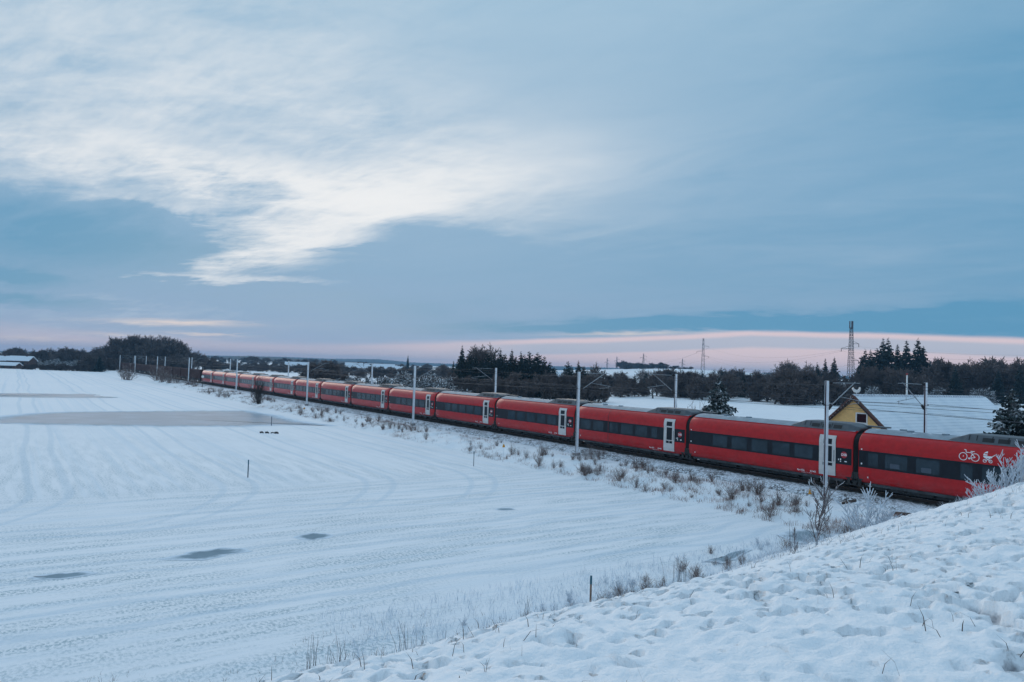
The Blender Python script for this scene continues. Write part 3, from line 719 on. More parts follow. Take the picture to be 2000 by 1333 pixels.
mb = MB(); mb.tube([(0, -HW-.5, EZ-.35), (HL, -HW-.5, EZ-.35)], .08, n=6); mb.build('gutter', M_wood, house)
mb = MB()
for k in range(52): mb.tube([(-.3+k*.46, 0, AP+.17), (.02+k*.46, 0, AP+.2)], .10, n=8)
mb.build('ridge_tiles', mat('snowy_ridge', (.60, .64, .70), rough=.8, var=.3, vscale=4), house)
wy, wz, ww, wh = -.62, 3.32, .42, .36
mb = MB()
for a in ((wy-ww-.10, wy+ww+.10, wz-wh-.10, wz-wh), (wy-ww-.10, wy+ww+.10, wz+wh, wz+wh+.10), (wy-ww-.10, wy-ww, wz-wh, wz+wh), (wy+ww, wy+ww+.10, wz-wh, wz+wh)): mb.box(-.06, .02, a[0], a[1], a[2], a[3])
win = mb.build('window', M_frame, house)
mb = MB(); mb.box(-.02, .01, wy-ww, wy+ww, wz-wh, wz+wh); mb.build('pane', mat('dark_pane', (.012, .014, .018), rough=.1), win)
mb = MB(); mb.box(-.12, .01, wy-ww-.16, wy+ww+.16, wz-wh-.17, wz-wh-.102); mb.build('sill', M_frame, win)
# white bird-shaped ornament on the ridge
ap = house.matrix_basis @ Vector((.2, 0, AP+.28))
mb = MB()
prof = [(-.38, .42), (-.30, .30), (-.22, .16), (0, .10), (.2, .14), (.3, .28), (.34, .5), (.30, .6), (.22, .58), (.2, .44), (.1, .36), (-.05, .36), (-.2, .44), (-.3, .56)]
for s0, s1 in ((-.06, .06),): mb.quadstrip([[(x, yy, z) for x, z in prof] for yy in (s0, s1)], True, True, False)
mb.tube([(0, 0, -.15), (0, 0, .16)], .025, n=6)
tag(mb.build('roof_ornament', M_frame, loc=ap), 'white bird shaped ornament standing on the ridge above the yellow gable', 'ornament')
p = far_pt(1771, 775, 105); mb = MB(); gz = zg(p[0], p[1]); top = far_pt(1774, 733, 105)
mb.tube([(p[0], p[1], gz), (p[0], p[1], top[2])], .16, .10, n=8); fp = empty('flagpole', (0, 0, 0), 0, 'white flagpole with a red knob rising behind the snow covered roof', 'flagpole'); mb.build('pole', M_frame, fp)
mb = MB(); mb.tube([(p[0], p[1], top[2]), (p[0], p[1], top[2]+.25)], .13, n=8); mb.build('knob', mat('knob_red', (.3, .03, .03)), fp)

# ------------------------------------------------------------------ trees
def bare_mesh(seed, h, spread=.5, depth=5, trunk=.25, r0=None, first=.28, tw=.022, k=3, up=.35, minr=.018):
    """returns (trunk MB, crown MB) of a leafless tree of height ~h"""
    rn = random.Random(seed); tr, cr = MB(), MB(); r0 = r0 or h*.018
    def grow_(p, d, L, r, lev):
        n = 3; pts = [p]
        for i in range(n):
            d = (d+Vector((rn.gauss(0, .13), rn.gauss(0, .13), rn.gauss(0, .08)+up*.12))).normalized(); p = p+d*(L/n); pts.append(p)
        r1 = max(minr, r*.62)
        (tr if lev == 0 else cr).tube(pts, r, r1, n=5 if lev == 0 else 3, cap=False)
        if lev >= depth: return
        for j in range(k+(1 if lev in (1, 2) else 0)):
            a = rn.uniform(0, 2*PI); f = rn.uniform(.35, 1) if lev else rn.uniform(first, 1)
            q = pts[0].lerp(pts[-1], f) if lev == 0 else pts[min(3, int(f*3)+0)].lerp(pts[min(3, int(f*3)+1)], rn.random())
            s_ = d.cross(Vector((math.cos(a), math.sin(a), .3))).normalized()
            nd = (d*(1-spread)+s_*spread*1.25+Vector((0, 0, up*.35))).normalized()
            grow_(q, nd, L*rn.uniform(.58, .8), max(minr, r1*.72), lev+1)
        grow_(pts[-1], d, L*.72, r1, lev+1)
    grow_(Vector((0, 0, -.3)), Vector((0, 0, 1)), h*trunk+.3, r0, 0)
    zs = max(v[2] for v in cr.v); kk = h/zs
    for M_ in (tr, cr): M_.v = [(x*kk, y*kk, z*kk) for x, y, z in M_.v]
    return tr, cr
def shrub_mesh(seed, h, n, spread, r, rmin, twigs=4, tl=.3):
    """many stems fanning out of the ground, each with short side twigs"""
    rn = random.Random(seed); tr, cr = MB(), MB()
    for i in range(n):
        a = rn.uniform(0, 2*PI); ti = abs(rn.gauss(0, spread)); L = h*rn.uniform(.55, 1.05)*(1-.25*min(1, ti)); d = Vector((math.sin(ti)*math.cos(a), math.sin(ti)*math.sin(a), math.cos(ti)))
        p = Vector((rn.gauss(0, .05*h), rn.gauss(0, .05*h), -.06)); pts = [p]
        for k in range(4):
            d = (d+Vector((rn.gauss(0, .12), rn.gauss(0, .12), .06))).normalized(); p = p+d*(L/4); pts.append(p)
        (tr if i % 5 == 0 else cr).tube(pts, r, rmin, n=4, cap=False)
        for k in range(twigs):
            f = rn.uniform(.25, .95)*4; j = min(3, int(f)); q = pts[j].lerp(pts[j+1], f-j); b_ = rn.uniform(0, 2*PI)
            e = (d+Vector((math.cos(b_), math.sin(b_), rn.uniform(-.2, .5)))*.8).normalized(); l = L*tl*rn.uniform(.5, 1.1)
            m_ = q+e*l*.5+Vector((rn.gauss(0, .03), rn.gauss(0, .03), 0))*h*.3; e2 = (e+Vector((0, 0, .35))).normalized(); cr.tube([q, m_, m_+e2*l*.5], max(rmin, r*.6), rmin*.8, n=3, cap=False)
            if tl > .25: cr.tube([m_, m_+(e2+Vector((rn.gauss(0, .5), rn.gauss(0, .5), .2))).normalized()*l*.4], rmin, rmin*.7, n=3, cap=False)
    return tr, cr
def sapling_mesh(seed, h, nb, r, th=1.):
    """a young tree: one dark stem, long ascending branches, short side twigs"""
    rn = random.Random(seed); tr, cr = MB(), MB(); p = Vector((0, 0, -.1)); d = Vector((rn.gauss(0, .06), rn.gauss(0, .06), 1)).normalized(); ax = [p]
    for k in range(8): d = (d+Vector((rn.gauss(0, .07), rn.gauss(0, .07), .04))).normalized(); p = p+d*(h+.1)/8; ax.append(p)
    tr.tube(ax[:4], r, r*.7, n=6, cap=False); cr.tube(ax[3:], r*.7, .006*th, n=5, cap=False)
    for i in range(nb):
        f = rn.uniform(.18, .92); j = min(7, int(f*8)); q = ax[j].lerp(ax[j+1], f*8-j); a = i*2.4+rn.uniform(-.4, .4); ti = rn.uniform(.45, .85)*(1-.3*f)
        e = Vector((math.sin(ti)*math.cos(a), math.sin(ti)*math.sin(a), math.cos(ti))); L = h*rn.uniform(.28, .5)*(1.1-f*.75); pts = [q]
        for k in range(4): e = (e+Vector((rn.gauss(0, .10), rn.gauss(0, .10), .10))).normalized(); pts.append(pts[-1]+e*L/4)
        cr.tube(pts, r*.45, .006*th, n=5, cap=False)
        for k in range(7):
            g = rn.uniform(.2, .95)*4; jj = min(3, int(g)); w_ = pts[jj].lerp(pts[jj+1], g-jj); b_ = rn.uniform(0, 2*PI); t_ = (e+Vector((math.cos(b_), math.sin(b_), .3))*.75).normalized(); l = L*rn.uniform(.12, .32)
            cr.tube([w_, w_+t_*l*.6, w_+t_*l+Vector((0, 0, l*.12))], .009*th, .005*th, n=4, cap=False)
    return tr, cr
def conifer_mesh(seed, h, R, whorls=24, bare=.12, per=8, droop=.25, spray=1., power=.85):
    rn = random.Random(seed); tr, cr = MB(), MB()
    tr.tube([(0, 0, -.4), (0, 0, h*.5), (0, 0, h*.985)], h*.016+.03, .02, n=6)
    for i in range(whorls):
        f = bare+(1-bare)*(i+rn.random()*.6)/whorls; z = h*f; rad = R*((1-f)/(1-bare))**power*rn.uniform(.72, 1.15)+.02*h*(1-f)+.003*h
        nb = max(4, int(per*(1-.3*f)))
        for b_ in range(nb):
            a = 2*PI*(b_+rn.random()*.8)/nb+i*1.3; zj = z+rn.uniform(-.9, .9)*h*(1-bare)/whorls; L = rad*rn.uniform(.62, 1.12); dx, dy = math.cos(a), math.sin(a)
            segs = max(3, min(8, int(L/(h*.018)/spray)))
            dr = droop*rn.uniform(.4, 1.3)*(1-f*.9)-.25*f
            for q in range(segs):
                u0 = (q+.15)/segs; c0 = Vector((dx*L*u0, dy*L*u0, zj-dr*L*u0**1.3+.10*L*u0**3))
                w = (h*.026+.17*L*(1-u0*.75))*(.22+.78*min(1, (1-f)*3.2))*rn.uniform(.7, 1.3); ln = L/segs*1.7
                for sd in (-1, 1):
                    ang = a+sd*rn.uniform(.35, .95); ex, ey = math.cos(ang), math.sin(ang); tz = rn.uniform(-1.0, .25)
                    tip = c0+Vector((ex*w, ey*w, tz*w)); sx, sy = -math.sin(ang)*ln*.33, math.cos(ang)*ln*.33
                    roll = rn.uniform(-1.5, 1.5)*ln*.33
                    cr.poly([c0-Vector((sx*.7, sy*.7, roll*.5)), tip-Vector((sx*.5, sy*.5, roll)), tip+Vector((ex, ey, tz))*w*.25, tip+Vector((sx*.5, sy*.5, roll)), c0+Vector((sx*.7, sy*.7, roll*.5))])
    return tr, cr
M_bark = mat('bark_dark', (.055, .045, .042), rough=.9, var=.3, vscale=3)
M_twig = mat('twig_brown', (.125, .095, .085), rough=.9, var=.35, vscale=.6)
M_twigf = mat('twig_frosted', (.10, .09, .09), rough=.9, var=.3, vscale=.8, snow=.75, snscale=1.2)
M_weed = mat('weed_twig', (.17, .115, .10), rough=.9, var=.3, vscale=1, snow=.45, snscale=2.5)
M_fir = mat('fir_dark_green', (.018, .030, .026), rough=.8, var=.35, vscale=.7, snow=.10, snscale=1.)
M_firsnow = mat('fir_snowy', (.022, .040, .040), rough=.8, var=.35, vscale=1., snow=.50, snscale=1.5)
def proto(name, parts):
    """parts: list of (child name, MB, material)"""
    return name, [(n_, (lambda me: me)(b_.build(n_, m_)), m_) for n_, b_, m_ in parts]
PROTO = {}
def reg(key, name, tr, cr, mt, mc):
    me = []
    for nm, b_, m_ in (('trunk', tr, mt), ('crown', cr, mc)):
        o = b_.build(nm, m_); me.append((nm, o.data)); bpy.data.objects.remove(o)
    PROTO[key] = (name, me)
def plant(key, p, sc, label, cat='tree', group=None, rot=None, z=None, sxy=1.):
    name, me = PROTO[key]; rn = random.Random(hash((round(p[0], 2), round(p[1], 2))) & 0xffff)
    r = empty(name, (p[0], p[1], (zg(p[0], p[1]) if z is None else z)-.05), rn.uniform(0, 6.28) if rot is None else rot, label, cat, group)
    r.scale = (sc*sxy, sc*sxy, sc)
    for nm, d in me:
        o = bpy.data.objects.new(nm, d); COL.objects.link(o); o.parent = r
    return r
for i in range(4): reg('bare%d' % i, 'bare_tree', *bare_mesh(11+i, 10, .46+.05*i, 5, .22, k=3, minr=.028), M_bark, M_twig)
for i in range(3): reg('dense%d' % i, 'bare_tree', *bare_mesh(31+i, 10, .55, 5, .16, k=4, minr=.035, first=.1), M_bark, M_twig)
for i in range(3): reg('frost%d' % i, 'frosted_bush', *bare_mesh(51+i, 4, .62, 4, .12, k=4, minr=.022, first=.05, r0=.06), M_twigf, M_twigf)
for i in range(3): reg('bush%d' % i, 'bare_bush', *shrub_mesh(61+i, 3, 26, .55, .020, .009, 5, .38), M_weed, M_weed)
reg('bush3', 'bare_bush', *shrub_mesh(66, 3, 46, .46, .03, .010, 7, .38), M_bark, M_bark)
for i in range(4): reg('fir%d' % i, 'conifer', *conifer_mesh(71+i, 15, 2.4+.35*i, 34, .05, 9, .4), M_bark, M_fir)
for i in range(3): reg('pine%d' % i, 'conifer', *conifer_mesh(81+i, 13, 3.0, 20, .28, 9, .2, 1.0, .5), M_bark, M_fir)
for i in range(2): reg('snowfir%d' % i, 'snowy_fir', *conifer_mesh(91+i, 8, 2.9, 32, .03, 11, .45), M_bark, M_firsnow)
RN = random.Random(77)
def tree_px(key, px, ytop, Y, label, cat='tree', group=None, hb=None, sxy=1., z=None):
    """a tree whose top shows at (px, ytop) when it stands Y metres ahead"""
    p = far_pt(px, ytop, Y); g_ = zg(p[0], p[1]) if z is None else z; hh = max(.5, p[2]-g_)
    base = {'bare': 10, 'dens': 10, 'fros': 4, 'bush': 3, 'fir0': 15, 'fir1': 15, 'fir2': 15, 'fir3': 15, 'pine': 13, 'snow': 8}[key[:4]]
    return plant(key, p, hh/base, label, cat, group, z=g_, sxy=sxy)
G1 = 'conifers of the clump behind the train'
for i, (px, yt, Y, k) in enumerate([(903, 674, 200, 'fir0'), (886, 704, 196, 'fir1'), (918, 690, 206, 'pine0'), (930, 693, 200, 'fir2'), (952, 690, 204, 'pine1'), (966, 688, 200, 'fir1'), (978, 681, 206, 'fir3'), (1000, 682, 202, 'fir3'), (1018, 686, 200, 'fir2'), (1034, 688, 204, 'pine2'),
                           (1050, 690, 200, 'pine0'), (1063, 697, 203, 'pine1'), (1074, 708, 200, 'pine2'), (1110, 706, 225, 'pine1'), (1130, 704, 228, 'fir3'), (942, 700, 198, 'fir3'), (990, 698, 197, 'fir0'), (1042, 703, 197, 'fir1')]):
    lb = 'tall narrow dark conifer at the left end of the clump behind the train' if i == 0 else 'dark conifer standing right of the main clump, above the mast top' if i in (13, 14) else 'dark conifer packed in the clump behind the train, between the two masts'
    tree_px(k, px, yt, Y, lb, 'conifer', G1)
tree_px('bare1', 938, 667, 212, 'bare round headed tree rising between the conifers of the clump', 'tree', sxy=1.15)
tree_px('bare2', 1163, 705, 240, 'small bare tree with open crown right of the conifer clump')
for px in range(890, 1190, 19): tree_px('dense%d' % RN.randrange(3), px+RN.uniform(-6, 6), RN.uniform(720, 738), RN.uniform(180, 193), 'low bare brown tree in the belt in front of the conifer clump', 'tree', 'bare trees below the conifer clump', sxy=1.1)
G2 = 'bare trees of the wood behind the lone fir'
for i in range(74):
    px = 1185+i*6.0+RN.uniform(-4, 4); Y = RN.uniform(215, 330); yt = RN.choice((718, 724, 730, 734, 740)) + RN.uniform(-3, 5) + (6 if px < 1250 else 0)
    tree_px(('dense%d' if RN.random() < .6 else 'bare%d') % RN.randrange(3), px, yt, Y, 'bare brown tree in the long wood behind the lone fir', 'tree', G2, sxy=RN.uniform(.9, 1.5))
for px, yt, k in ((912, 700, 'fir1'), (924, 698, 'pine1'), (938, 703, 'fir3'), (958, 698, 'pine0'), (972, 696, 'fir2'), (986, 693, 'pine2'), (1008, 695, 'fir3'), (1024, 694, 'pine0'), (1044, 696, 'fir2'), (1056, 704, 'pine1'), (1068, 712, 'fir1'), (1082, 718, 'pine0'), (895, 700, 'fir2'), (1118, 716, 'fir2'), (1140, 716, 'pine2')):
    tree_px(k, px, yt, RN.uniform(194, 200), 'dark conifer packed in the clump behind the train, between the two masts' if px < 1100 else 'dark conifer standing right of the main clump, above the mast top', 'conifer', G1, sxy=1.15)
for px, yt in ((1215, 722), (1262, 724), (1318, 728), (1372, 722), (1386, 728), (1410, 722), (1452, 728), (1240, 730)): tree_px('fir%d' % RN.randrange(4), px, yt, RN.uniform(240, 300), 'small dark conifer pushing up through the bare wood', 'conifer', 'small conifers in the bare wood')
for px, yt, Y in ((1550, 700, 320), (1572, 704, 330), (1585, 708, 300), (1535, 716, 310), (1560, 718, 290), (1600, 716, 300), (1620, 722, 290)): tree_px('bare%d' % RN.randrange(4), px, yt, Y, 'taller bare tree between the wood and the pair of conifers', 'tree', 'taller bare trees left of the lattice tower', sxy=1.2)
for i in range(10): tree_px('dense%d' % RN.randrange(3), 1500+i*16+RN.uniform(-4, 4), RN.uniform(736, 748), RN.uniform(205, 230), 'low thicket tree at the field edge left of the lattice tower', 'tree', 'thicket trees at the field edge', sxy=1.4)
for px, yt, k in ((1612, 699, 'fir1'), (1630, 697, 'fir3'), (1596, 707, 'fir0')): tree_px(k, px, yt, 285, 'dark conifer of the small group left of the lattice tower', 'conifer', 'conifers left of the lattice tower', sxy=.9)
for px, yt, k, s_ in ((1690, 682, 'fir3', 1), (1700, 683, 'fir2', 1), (1714, 682, 'pine0', .9), (1725, 660, 'fir0', .95), (1735, 660, 'fir2', 1), (1753, 671, 'fir1', .9), (1771, 663, 'fir1', 1), (1793, 661, 'fir3', 1.0), (1803, 676, 'fir2', 1.0), (1683, 694, 'fir1', 1)):
    tree_px(k, px, yt, RN.uniform(262, 280), {1793: 'broad dark spruce at the right end of the tall conifer group', 1771: 'slim dark spruce standing free left of the broad spruce'}.get(px, 'dark spruce of the tall group right of the lattice tower'), 'conifer', 'tall spruces right of the lattice tower', sxy=s_*1.2)
for i in range(14): tree_px('dense%d' % RN.randrange(3), 1668+i*11+RN.uniform(-4, 4), RN.uniform(712, 732), RN.uniform(238, 255), 'bare brown tree at the foot of the tall spruces', 'tree', 'bare trees below the tall spruces', sxy=1.2)
for i in range(36): tree_px(('bare%d' if RN.random() < .4 else 'dense%d') % RN.randrange(3), 1812+i*5.8+RN.uniform(-4, 4), RN.uniform(704, 716) if i % 6 else 696, RN.uniform(245, 330), 'bare tree in the dark wood at the right edge', 'tree', 'bare trees of the wood at the right edge', sxy=RN.uniform(1., 1.5))
for px, yt in ((1950, 722), (1992, 712), (1866, 716)): tree_px('fir2', px, yt, 240, 'dark conifer standing inside the right hand wood', 'conifer', 'conifers inside the right hand wood', sxy=1.1)
for i, px in enumerate((1828, 1838, 1905, 1918, 1932, 1700, 1655)): tree_px('frost%d' % (i % 3), px, RN.uniform(752, 758), 232, 'frosted bush at the edge of the dark wood', 'bush', 'frosted bushes at the wood edge', sxy=1.4)
# lone fir and right-edge spruces
tree_px('snowfir0', 1405, 733, 80, 'lone snow dusted fir behind the train in the white field', 'fir', sxy=1.0)
tree_px('snowfir1', 1978, 758, 57, 'snow laden spruce at the right edge behind the bicycle coach', 'spruce', sxy=1.25)
tree_px('snowfir0', 2040, 730, 62, 'snow laden spruce cut by the right edge, beyond the nearer one', 'spruce', sxy=1.0)
tree_px('bush1', 1353, 783, 78, 'small bare bush behind the train just left of the lone fir', 'bush')
# snowy mound bushes
for i, (px, yt, Y) in enumerate([(680, 735, 170), (662, 738, 172), (700, 733, 165), (714, 735, 165), (735, 733, 160), (752, 735, 160), (765, 734, 158), (775, 740, 150), (795, 722, 165), (815, 728, 160), (835, 724, 168), (850, 733, 155), (868, 730, 160), (790, 738, 155), (858, 742, 150)]):
    tree_px('frost%d' % (i % 3), px, yt, Y, 'frost covered bush on the snowy mound left of the conifer clump' if i < 8 else 'frost covered bush crowding the left foot of the conifer clump', 'bush', 'frosted bushes on the mound' if i < 8 else 'frosted bushes beside the conifers', sxy=1.5)
tree_px('dense1', 671, 727, 175, 'round dark bush standing alone on the snowy mound', 'bush')
for px, yt in ((617, 704), (628, 700), (638, 704), (645, 710)): tree_px('dense%d' % RN.randrange(3), px, yt, 240, 'dark bare bush in the dense thicket left of the mound', 'bush', 'thicket bushes left of the mound', sxy=1.3)
# big clump at left
G3 = 'tall bare trees of the big round clump'
for px, yt, Y in ((238, 668, 405), (246, 660, 400), (256, 657, 410), (266, 656, 400), (276, 656, 415), (287, 654, 400), (297, 654, 410), (307, 655, 400), (316, 658, 405), (325, 663, 395), (334, 671, 400), (343, 680, 395), (352, 688, 390), (230, 682, 410), (262, 672, 388), (290, 670, 388), (315, 676, 386), (232, 664, 398), (248, 657, 404), (262, 655, 408), (281, 653, 410), (303, 653, 406), (321, 657, 402), (338, 668, 398), (329, 663, 392), (335, 690, 384), (240, 686, 390), (358, 694, 385)):
    tree_px('dense%d' % RN.randrange(3), px, yt, Y, 'tall dense bare tree merged in the big round clump behind the brown wagons', 'tree', G3, sxy=1.35)
for i in range(12): tree_px('dense%d' % RN.randrange(3), 228+i*12, RN.uniform(698, 706), 380, 'bare understorey tree at the foot of the big round clump', 'tree', 'understorey of the big round clump', sxy=1.5)
for px, yt, Y in ((358, 682, 430), (377, 684, 430), (385, 688, 440), (398, 690, 430), (404, 694, 420)): tree_px('bare%d' % RN.randrange(4), px, yt, Y, 'bare tree trailing off the right side of the big round clump', 'tree', 'bare trees right of the big round clump', sxy=1.4)
for px in (410, 417, 424): tree_px('dense0', px, 699, 400, 'dark round bush between the clump and the white field', 'bush', 'dark bushes at the white field corner', sxy=1.3)
# left edge: hedge, conifer, tree line, farm
tree_px('fir3', 195, 694, 345, 'broad dark conifer at the corner of the left field', 'conifer', sxy=1.5)
for px, yt in ((207, 697), (214, 702), (183, 690)): tree_px('dense1', px, yt, 352, 'bare tree leaning on the corner conifer of the left field', 'tree', 'bare trees around the corner conifer', sxy=1.3)
for i in range(16): tree_px('dense%d' % (i % 3), 54+i*8.2, 711+RN.uniform(-2, 2), 345, 'clipped dark shrub of the hedge along the far side of the left field', 'shrub', 'hedge shrubs along the left field', sxy=1.5)
for i in range(30): tree_px(('dense%d' if i % 3 else 'bare%d') % RN.randrange(3), -20+i*8+RN.uniform(-3, 3), RN.uniform(677, 690), RN.uniform(420, 520), 'bare tree of the tree line above the left field', 'tree', 'tree line above the left field', sxy=RN.uniform(1.1, 1.6))
for px, yt in ((140, 676), (148, 679), (130, 684)): tree_px('dense2', px, yt, 410, 'rounded taller tree in the left tree line', 'tree', 'rounded trees of the left tree line', sxy=1.5)
for i in range(20): tree_px('frost%d' % (i % 3), 60+i*7, RN.uniform(699, 706), RN.uniform(375, 400), 'frost grey garden tree behind the hedge of the left field', 'tree', 'garden trees behind the left hedge', sxy=1.5)
# horizon rows, middle
for i in range(34): tree_px(('dense%d' if i % 2 else 'bare%d') % RN.randrange(3), 420+i*13.5+RN.uniform(-5, 5), 693+i*.62+RN.uniform(-3, 6), RN.uniform(700, 900), 'bare tree in the hedgerows below the blue hills', 'tree', 'hedgerow trees below the blue hills', sxy=RN.uniform(1.2, 2.2))
for i in range(40): tree_px('dense%d' % (i % 3), 425+i*5.2+RN.uniform(-3, 3), 706+i*.15+RN.uniform(-1, 4), RN.uniform(480, 560), 'low bare hedge tree along the far edge of the white field', 'tree', 'hedge trees along the far white field', sxy=1.6)
for i in range(24): tree_px('dense%d' % (i % 3), 640+i*10+RN.uniform(-4, 4), RN.uniform(710, 720), RN.uniform(380, 470), 'dark bare tree on the slope beyond the snowy mound', 'tree', 'trees beyond the snowy mound', sxy=1.5)
tree_px('fir0', 797, 693, 640, 'slim dark columnar tree spiking above the horizon hedgerow', 'tree', sxy=.7)
for i in range(22): tree_px('dense%d' % (i % 3), 1212+i*6.5+RN.uniform(-3, 3), (706 if i < 7 else 710 if i < 15 else 715)+RN.uniform(-3, 3), RN.uniform(860, 930), 'bare tree of the grove on the crest of the white hill', 'tree', 'grove on the white hill crest', sxy=2.2)

# distant ridge and woods reading as one mass
mb = MB(); M_hill = mat('far_forest', (.030, .045, .050), rough=.95, var=.3, vscale=.01)
def ridge(name, pts, thick):
    mb = MB(); rn = np.random.RandomState(3); cols = []
    P = []
    for (a, ya, Ya), (b_, yb, Yb) in zip(pts, pts[1:]):
        n_ = max(4, int(abs(b_-a)/1.2))
        for k in range(n_): f = k/n_; P.append((a+(b_-a)*f, ya+(yb-ya)*f, Ya+(Yb-Ya)*f))
    rings = []
    for i, (px, py, Y) in enumerate(P):
        q = far_pt(px, py, Y); h = q[2]+rn.uniform(-1, 1)*Y*.00035; d = np.array([q[0], q[1], 0]); d = d/np.linalg.norm(d)
        g_ = -25
        rings.append([(q[0]-d[0]*thick, q[1]-d[1]*thick, g_), (q[0]-d[0]*thick*.5, q[1]-d[1]*thick*.5, g_+(h-g_)*.8), (q[0], q[1], h), (q[0]+d[0]*thick, q[1]+d[1]*thick, g_)])
    mb.quadstrip(rings, False, False, True); o = mb.build(name, M_hill); tag(o, kind='structure'); return o
ridge('hills', [(-300, 682, 3000), (0, 686, 3000), (300, 692, 3000), (420, 695, 3000), (540, 697, 3200), (640, 701, 3400), (740, 702, 3400), (800, 708, 3500), (880, 711, 3600), (1000, 714, 3600), (1100, 716, 3600), (1200, 719, 3500), (1330, 727, 3500), (1500, 729, 3500), (1700, 737, 3500), (2000, 747, 3500), (2400, 760, 3500)], 500)
ridge('hills', [(-300, 690, 1700), (0, 695, 1700), (420, 699, 1700), (470, 696, 1600), (540, 699, 1600), (620, 704, 1700), (740, 709, 1700), (850, 717, 1750), (900, 722, 1750)], 250)

# ------------------------------------------------------------------ pylons, tower
M_steel = mat('lattice_steel', (.09, .10, .12), rough=.6, metal=.2)
def lattice(name, p, zb, zt, wb, wt, arms, label, cat, rad=.07, antennas=False, rot=.3, group=None, panels=12):
    root = empty(name, (p[0], p[1], 0), rot, label, cat, group); mb = MB(); H = zt-zb
    lv = [zb+H*(1-(1-i/panels)**1.15) for i in range(panels+1)]
    wd_ = lambda z: wb+(wt-wb)*min(1, ((z-zb)/H)**.8)
    for sx in (-1, 1):
        for sy in (-1, 1): mb.tube([(sx*wd_(z)/2, sy*wd_(z)/2, z) for z in lv], rad, n=4)
    for a, b_ in zip(lv, lv[1:]):
        wa, w2 = wd_(a)/2, wd_(b_)/2
        for s0 in (-1, 1):
            mb.tube([(-wa, s0*wa, a), (w2, s0*w2, b_)], rad*.6, n=3); mb.tube([(wa, s0*wa, a), (-w2, s0*w2, b_)], rad*.6, n=3)
            mb.tube([(s0*wa, -wa, a), (s0*w2, w2, b_)], rad*.6, n=3); mb.tube([(s0*wa, wa, a), (s0*w2, -w2, b_)], rad*.6, n=3)
    mb.build('lattice', M_steel, root)
    for z, L in arms:
        mb = MB(); mb.tube([(0, 0, z), (L, 0, z+.1)], rad*.9, n=4); mb.tube([(0, 0, z+1.2), (L, 0, z+.1)], rad*.7, n=4); am = mb.build('crossarm', M_steel, root)
        mb = MB(); mb.tube([(L, 0, z+.1), (L, 0, z-1.0)], rad*1.3, n=6); mb.build('insulator', M_ins, am)
    if antennas:
        for k in range(3):
            a = k*2*PI/3+.3; mb = MB(); mb.box(-.16, .16, -.1, .1, zt-.3, zt+2.2, xf=lambda x, y, z: (.55*math.cos(a)+x, .55*math.sin(a)+y, z)); mb.build('antenna', M_steel, root)
        mb = MB(); mb.tube([(0, 0, zt-.5), (0, 0, zt+1.8)], .1, n=6); mb.build('antenna_pole', M_steel, root)
    return root
tp = far_pt(1663, 640, 250); tz = zg(tp[0], tp[1])
lattice('lattice_tower', tp, tz, tp[2], 2.5, .75, [(far_pt(1663, 672, 250)[2], 2.6), (far_pt(1663, 682, 250)[2], -3.4), (far_pt(1663, 705, 250)[2], 2.6)], 'tall lattice tower with antennas on top and side arms, left of the tall spruces', 'tower', .075, True, rot=0, panels=18)
PYL = [(1374, 661, 470, 'nearest lattice pylon rising behind the white hill'), (1257, 691, 900, 'smaller lattice pylon left of the nearest one, above the hill grove'), (1205, 697, 1100, 'small lattice pylon at the left end of the grove'), (1333, 701, 1050, 'tiny lattice pylon just left of the nearest pylon'), (1186, 700, 1300, 'tiniest lattice pylon left of the grove')]
pt = {}
for px, yt, Y, lb in PYL:
    p = far_pt(px, yt, Y); gz = zg(p[0], p[1]); H = p[2]-gz; rd = .06*max(1, Y/500)
    lattice('lattice_pylon', p, gz, p[2], 3.2, .6, [(p[2]-H*.17, 3.6), (p[2]-H*.28, -4.2), (p[2]-H*.38, 3.6)], lb, 'pylon', rd, group='lattice pylons on the horizon', panels=9, rot=0); pt[px] = (p, H)
def line(a, b_, sag, lb, rad):
    a, b_ = Vector(a), Vector(b_); mb = MB(); mb.tube([a.lerp(b_, k/16)-Vector((0, 0, sag*4*(k/16)*(1-k/16))) for k in range(17)], rad, n=3); tag(mb.build('power_line', M_wire), lb, 'power line', 'power lines between the pylons')
for j, (z1, x1) in enumerate(((672, 2.6), (682, -3.4), (705, 2.6))):
    q = far_pt(1663, z1, 250); A = (q[0]+x1, q[1], q[2]-.9); p, H = pt[1374]; k = (.17, .28, .38)[j]; B = (p[0]+(3.6, -4.2, 3.6)[j], p[1], p[2]-H*k-.9)
    nm = ('upper', 'middle', 'lower')[j]
    line(A, B, 5, '%s thin power line from the lattice tower to the nearest pylon' % nm, .022)
    r = far_pt(2250, 690+j*12, 165); line(A, r, 1.5, '%s thin power line from the lattice tower to the right edge' % nm, .016)
    p2, H2 = pt[1257]; line(B, (p2[0]+(3.6, -4.2, 3.6)[j], p2[1], p2[2]-H2*k-.9), 6, '%s thin power line from the nearest pylon to the smaller one' % nm, .035)

